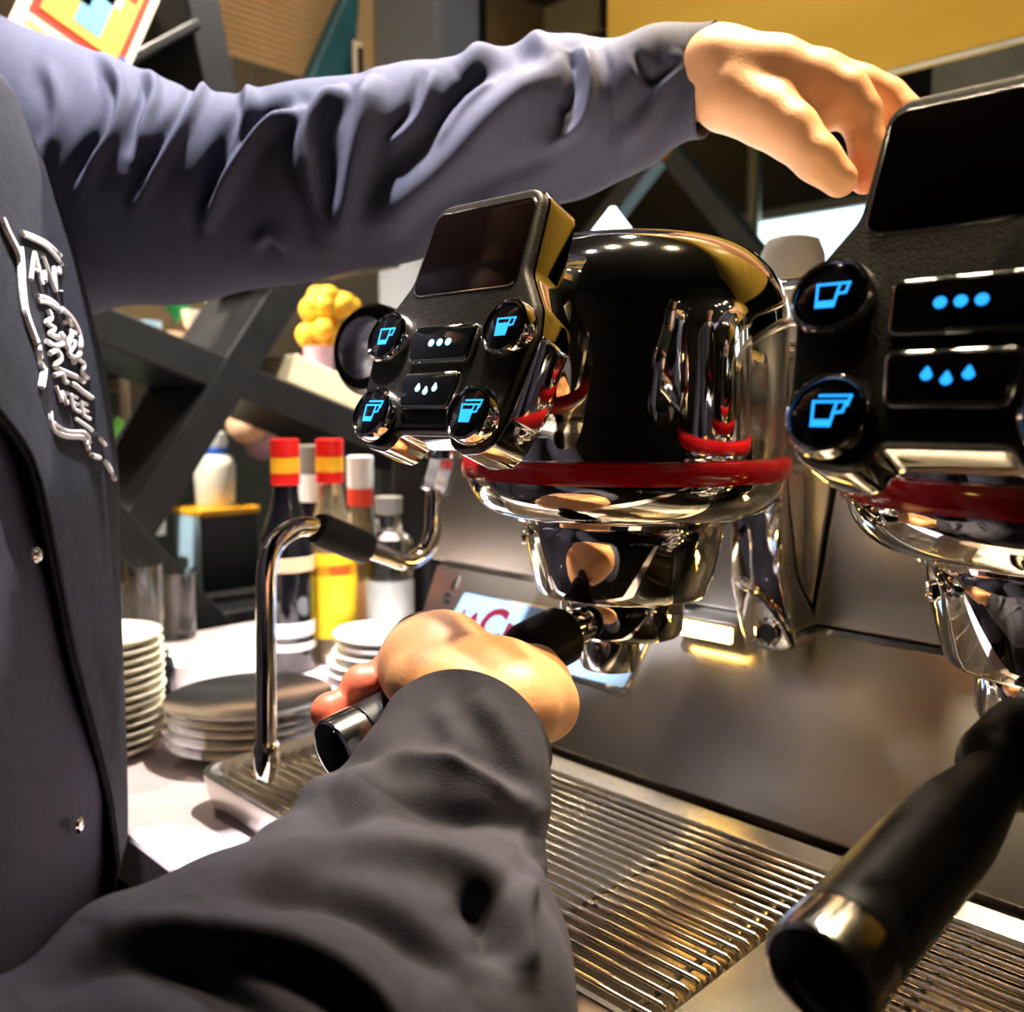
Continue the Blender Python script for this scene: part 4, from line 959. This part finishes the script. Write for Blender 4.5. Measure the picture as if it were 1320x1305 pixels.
# slatted bamboo panels and the cards behind the shoulder
def slat_panel(px0, px1, pyb, x, n, label):
    a, b = onX(px0, pyb, x), onX(px1, pyb, x); z = a[2]
    t = thing('bamboo_blind', (x, (a[1] + b[1]) / 2, z), label, 'blind', 'bamboo blinds')
    me = None; st = .0105
    for k in range(n):
        if me is None: o = MB().tube([(0, 0, 0), (0, (b[1] - a[1]) * .5, 0), (0, b[1] - a[1], 0)], .0048, 7).build('slat', 'bamboo', None); me = o.data
        else: o = bpy.data.objects.new('slat', me); col.objects.link(o)
        o.location = (x, a[1], z + .005 + st * k); o.parent = t; o.matrix_parent_inverse = Matrix.Translation(-Vector(t.location))
    for yy in (.12, .88): MB().tube([(x - .005, a[1] + (b[1] - a[1]) * yy, z), (x - .005, a[1] + (b[1] - a[1]) * yy, ZT)], .0015, 6).build('cord', 'paper', t)
slat_panel(257, 480, 60, -1.46, 30, 'bamboo slat blind hanging beside the teal cloth')
slat_panel(60, 182, 30, -1.46, 26, 'bamboo slat blind hanging behind the printed card')
p = onX(385, 128, -1.40); q = onX(456, 122, -1.40); r_ = onX(432, 20, -1.40); r2 = onX(470, -60, -1.40)
th_ = MB(); V = [p, q, r2, r_]; V += [v + np.array([-.03, 0, 0]) for v in V]
th_.add(V, [(0, 1, 2, 3), (7, 6, 5, 4), (0, 4, 5, 1), (1, 5, 6, 2), (2, 6, 7, 3), (3, 7, 4, 0)]); clo = thing('hanging_cloth', r2, 'teal cloth hanging beside the bamboo blind', 'cloth'); th_.build('cloth', 'teal', clo, smooth=0, bevel=.008)
MB().tube([r2 + np.array([-.015, -.004, -.01]), np.array([r2[0] - .015, r2[1] - .004, ZT])], .002, 8).build('cord', 'paper', clo)
p = onX(461, 104, -1.38); tg = thing('hanging_tag', p, 'narrow black and white tag hanging on the teal cloth', 'tag')
MB().box(p + np.array([0, 0, .03]), (.004, .018, .07)).build('card', 'paper', tg); MB().box(p + np.array([.003, .004, .03]), (.003, .010, .05)).build('print', 'dark_slot', tg)
# printed card with a red framed picture
co = onX(72, 104, -1.16); ang = math.radians(24)
cf = flat_frame(co, np.array([0, math.cos(ang), -math.sin(ang)]), np.array([0, math.sin(ang), math.cos(ang)]))
cdt = thing('printed_card', co, 'white card with a red framed colourful picture behind the shoulder', 'card')
for _x in (-.05, .05): MB().tube([cf(_x, .21, 0), np.array([cf(_x, .21, 0)[0], cf(_x, .21, 0)[1], ZT])], .001, 6).build('cord', 'paper', cdt)
cq = lambda x0, x1, y0, y1, n0, n1, nm, m, par: MB().prism([(x0, y0), (x1, y0), (x1, y1), (x0, y1)], cf, n0, n1).build(nm, m, par, smooth=0)
cq(-.065, .065, 0, .22, -.002, .001, 'sheet', 'paper', cdt)
fr2 = cq(-.052, .056, .055, .21, .001, .002, 'red_frame', 'label_red', cdt)
cq(-.044, .048, .063, .202, .002, .003, 'picture', 'print_yellow', cdt)
for x0, x1, y0, y1, m in ((-.03, .0, .10, .15, 'print_green'), (-.01, .022, .075, .135, 'print_sky'), (.012, .03, .12, .17, 'label_white'), (.022, .044, .14, .19, 'label_red'), (-.04, -.022, .16, .195, 'print_sky')): cq(x0, x1, y0, y1, .003, .0035, 'print_patch', m, fr2)
for k in range(3): cq(-.05, .045, .012 + .013 * k, .016 + .013 * k, .001, .0014, 'print_line', 'print_yellow', cdt)
cq(.05, .058, .062, .072, .002, .004, 'print_dot', 'print_blue', cdt); cq(.046, .056, .012, .022, .001, .003, 'print_dot', 'print_blue', cdt)

# ------------------------------------------------------------------ behind the coffee machine
a = onY(487, 400, 1.28); b = onY(566, 400, 1.28)
tag(MB().box(((a[0] + b[0]) / 2, 1.34, ZT / 2), (b[0] - a[0], .12, ZT)).build('grey_post', 'pale_blue_grey', smooth=0, bevel=.01), 'pale blue grey square post behind the first touch panel', 'post')
a = onY(568, 40, 1.42); b = onY(594, 40, 1.42)
tag(MB().box(((a[0] + b[0]) / 2, 1.46, ZT / 2), (b[0] - a[0], .08, ZT)).build('black_post', 'rack_black', smooth=0, bevel=.004), 'slim black post beside the pale grey post', 'post')
a = onY(600, 90, Y1); b = onY(778, 90, Y1)
tag(MB().box(((a[0] + b[0]) / 2, Y1 - .015, a[2] + .45), (b[0] - a[0], .03, 1.0)).build('wall_picture', 'concrete', smooth=0, bevel=.004), 'dim grey picture board on the black back wall', 'picture')
p = onY(607, 47, 2.1); gl_ = thing('globe_lamp', p, 'small glowing yellow globe lamp above the sleeve', 'lamp')
MB().sphere(p, .035, 20, 14).build('globe', 'lamp_glow', gl_); MB().tube([p + np.array([0, 0, .03]), np.array([p[0], p[1], ZT])], .003, 8).build('cord', 'black_plastic', gl_)
# yellow soffit
a = onY(782, 40, 1.25); zb = onY(1320, 50, 1.25)[2]
sf = thing('yellow_fascia', (-.2, 1.28, zb), 'glossy yellow hanging fascia of wide panels above the reaching hand', 'fascia')
MB().box(((a[0] + 1.2) / 2, 1.268, (zb + ZT) / 2), (1.2 - a[0], .006, ZT - zb - .002)).build('carcass', 'yellow_panel', sf, bevel=.003)
for k in range(3):
    wdt = (1.2 - a[0]) / 3; MB().box((a[0] + wdt * (k + .5), 1.255, (zb + ZT) / 2), (wdt - .006, .018, ZT - zb - .004)).build('panel', 'yellow_panel', sf, bevel=.003)
a = onY(1197, 112, 1.62); b = onY(1400, 60, 1.62)
tag(MB().box(((a[0] + b[0]) / 2, 1.68, a[2] + .03), (b[0] - a[0], .1, .09)).build('wall_duct', 'concrete', smooth=0, bevel=.003), 'grey concrete coloured duct under the yellow fascia', 'duct')
# steel pole and the dark bracing
p = onY(972, 240, 2.2)
pole = thing('steel_pole', (p[0], p[1], 0), 'slim steel pole in front of the bright window', 'pole')
MB().tube([(p[0], p[1], 0), (p[0], p[1], ZT)], .018, 16).build('tube', 'steel', pole); MB().lathe([(.05, 0), (.05, .01), (.02, .02)], (p[0], p[1], 0)).build('base', 'steel', pole)
br = thing('bracing_frame', (*onY(850, 200, 1.85)[:2], onY(850, 350, 1.85)[2]), 'dark frame of two slanted bars behind the chrome group', 'frame')
board((852, 178), (735, 335), 50, 1.85, .05, br, 'rack_grey', 'Y'); board((850, 184), (985, 350), 50, 1.85, .05, br, 'rack_grey', 'Y')
a = onY(735, 335, 1.87); b = onY(985, 350, 1.87)
for q in (a, b): MB().box((q[0], 1.875, q[2] / 2), (.05, .05, q[2])).build('post', 'rack_grey', br)
p = onY(856, 192, 1.85); MB().sphere(p, .024, 14, 10).build('yellow_knob', 'cap_yellow', br)
# glowing pyramid added on the cup shelf for window light seen behind, grey cup and saucer
p = onY(790, 267, .82); z0 = ZTOP + .0082
tl = thing('glow_pyramid', (p[0], p[1], z0), 'small glowing white pyramid added on top of the coffee machine for the window light behind', 'lamp')
h = p[2] - z0; k = .085
MB().rings([[(p[0] + sx * k, p[1] + sy * k, z0 + .004) for sx, sy in ((-1, -1), (1, -1), (1, 1), (-1, 1))], [(p[0] + sx * .002, p[1] + sy * .002, z0 + h) for sx, sy in ((-1, -1), (1, -1), (1, 1), (-1, 1))]]).build('glow_faces', 'window_glow', tl, smooth=0)
MB().box((p[0], p[1], z0 + .003), (.18, .18, .006)).build('base', 'black_plastic', tl)
c = onY(1022, 330, .76); c = np.array([c[0], .76, z0])
sa = MB().lathe(plate_prof(.042, .012), (0, 0, 0), n=48).build('saucer', 'white_ceramic', smooth=40); sa.location = tuple(c); tag(sa, 'white saucer on the machine top under the grey cup', 'saucer')
hh = onY(1022, 304, .76)[2] - z0 - .006
gc = MB().lathe([(.030, 0), (.031, .001), (.030, hh * .4), (.027, hh * .8), (.022, hh * .96), (.012, hh), (.001, hh)], (0, 0, 0), n=40).build('grey_cup', 'grey_ceramic', smooth=50); gc.location = (c[0], c[1], z0 + .0055)
tag(gc, 'grey cup upside down on a saucer on top of the coffee machine', 'cup')

# water drops left on the grate
wd = MB()
for k in range(46):
    if k < 26: q = k / 25; px, py = 712 + 78 * q + random.uniform(-7, 7), 1058 - 40 * q + random.uniform(-9, 9)
    else: px, py = random.uniform(715, 950), random.uniform(1010, 1180)
    p = onZ(px, py, ZTRAY - .0008); r = random.uniform(.0008, .0017)
    wd.sphere(p, r, 10, 6, (1, 1, .7))
o = wd.build('water_drops', 'clear_glass', kind='stuff'); tag(o, 'small water drops scattered over the steel drip grate', 'water')

# steel pitcher on the machine top whose handle the left hand holds, mostly hidden by the second touch panel
pc = np.array([-.262, .662, ZTOP + .0080])
pi_ = thing('milk_pitcher', pc, 'small steel milk pitcher on the machine top under the reaching hand', 'pitcher')
MB().lathe([(.030, 0), (.034, .003), (.035, .02), (.029, .052), (.030, .072), (.0285, .072), (.0275, .052), (.033, .02), (.001, .006)], pc, n=40).build('body', 'chrome_soft', pi_, smooth=50)
hp_ = [pc + np.array(q) for q in ((.004, -.028, .066), (.010, -.066, .074), (.018, -.089, .070), (.020, -.093, .054), (.012, -.066, .046), (.003, -.026, .046))]
MB().tube(smooth_path(hp_, 6), .0038, 10).build('handle', 'chrome_soft', pi_)
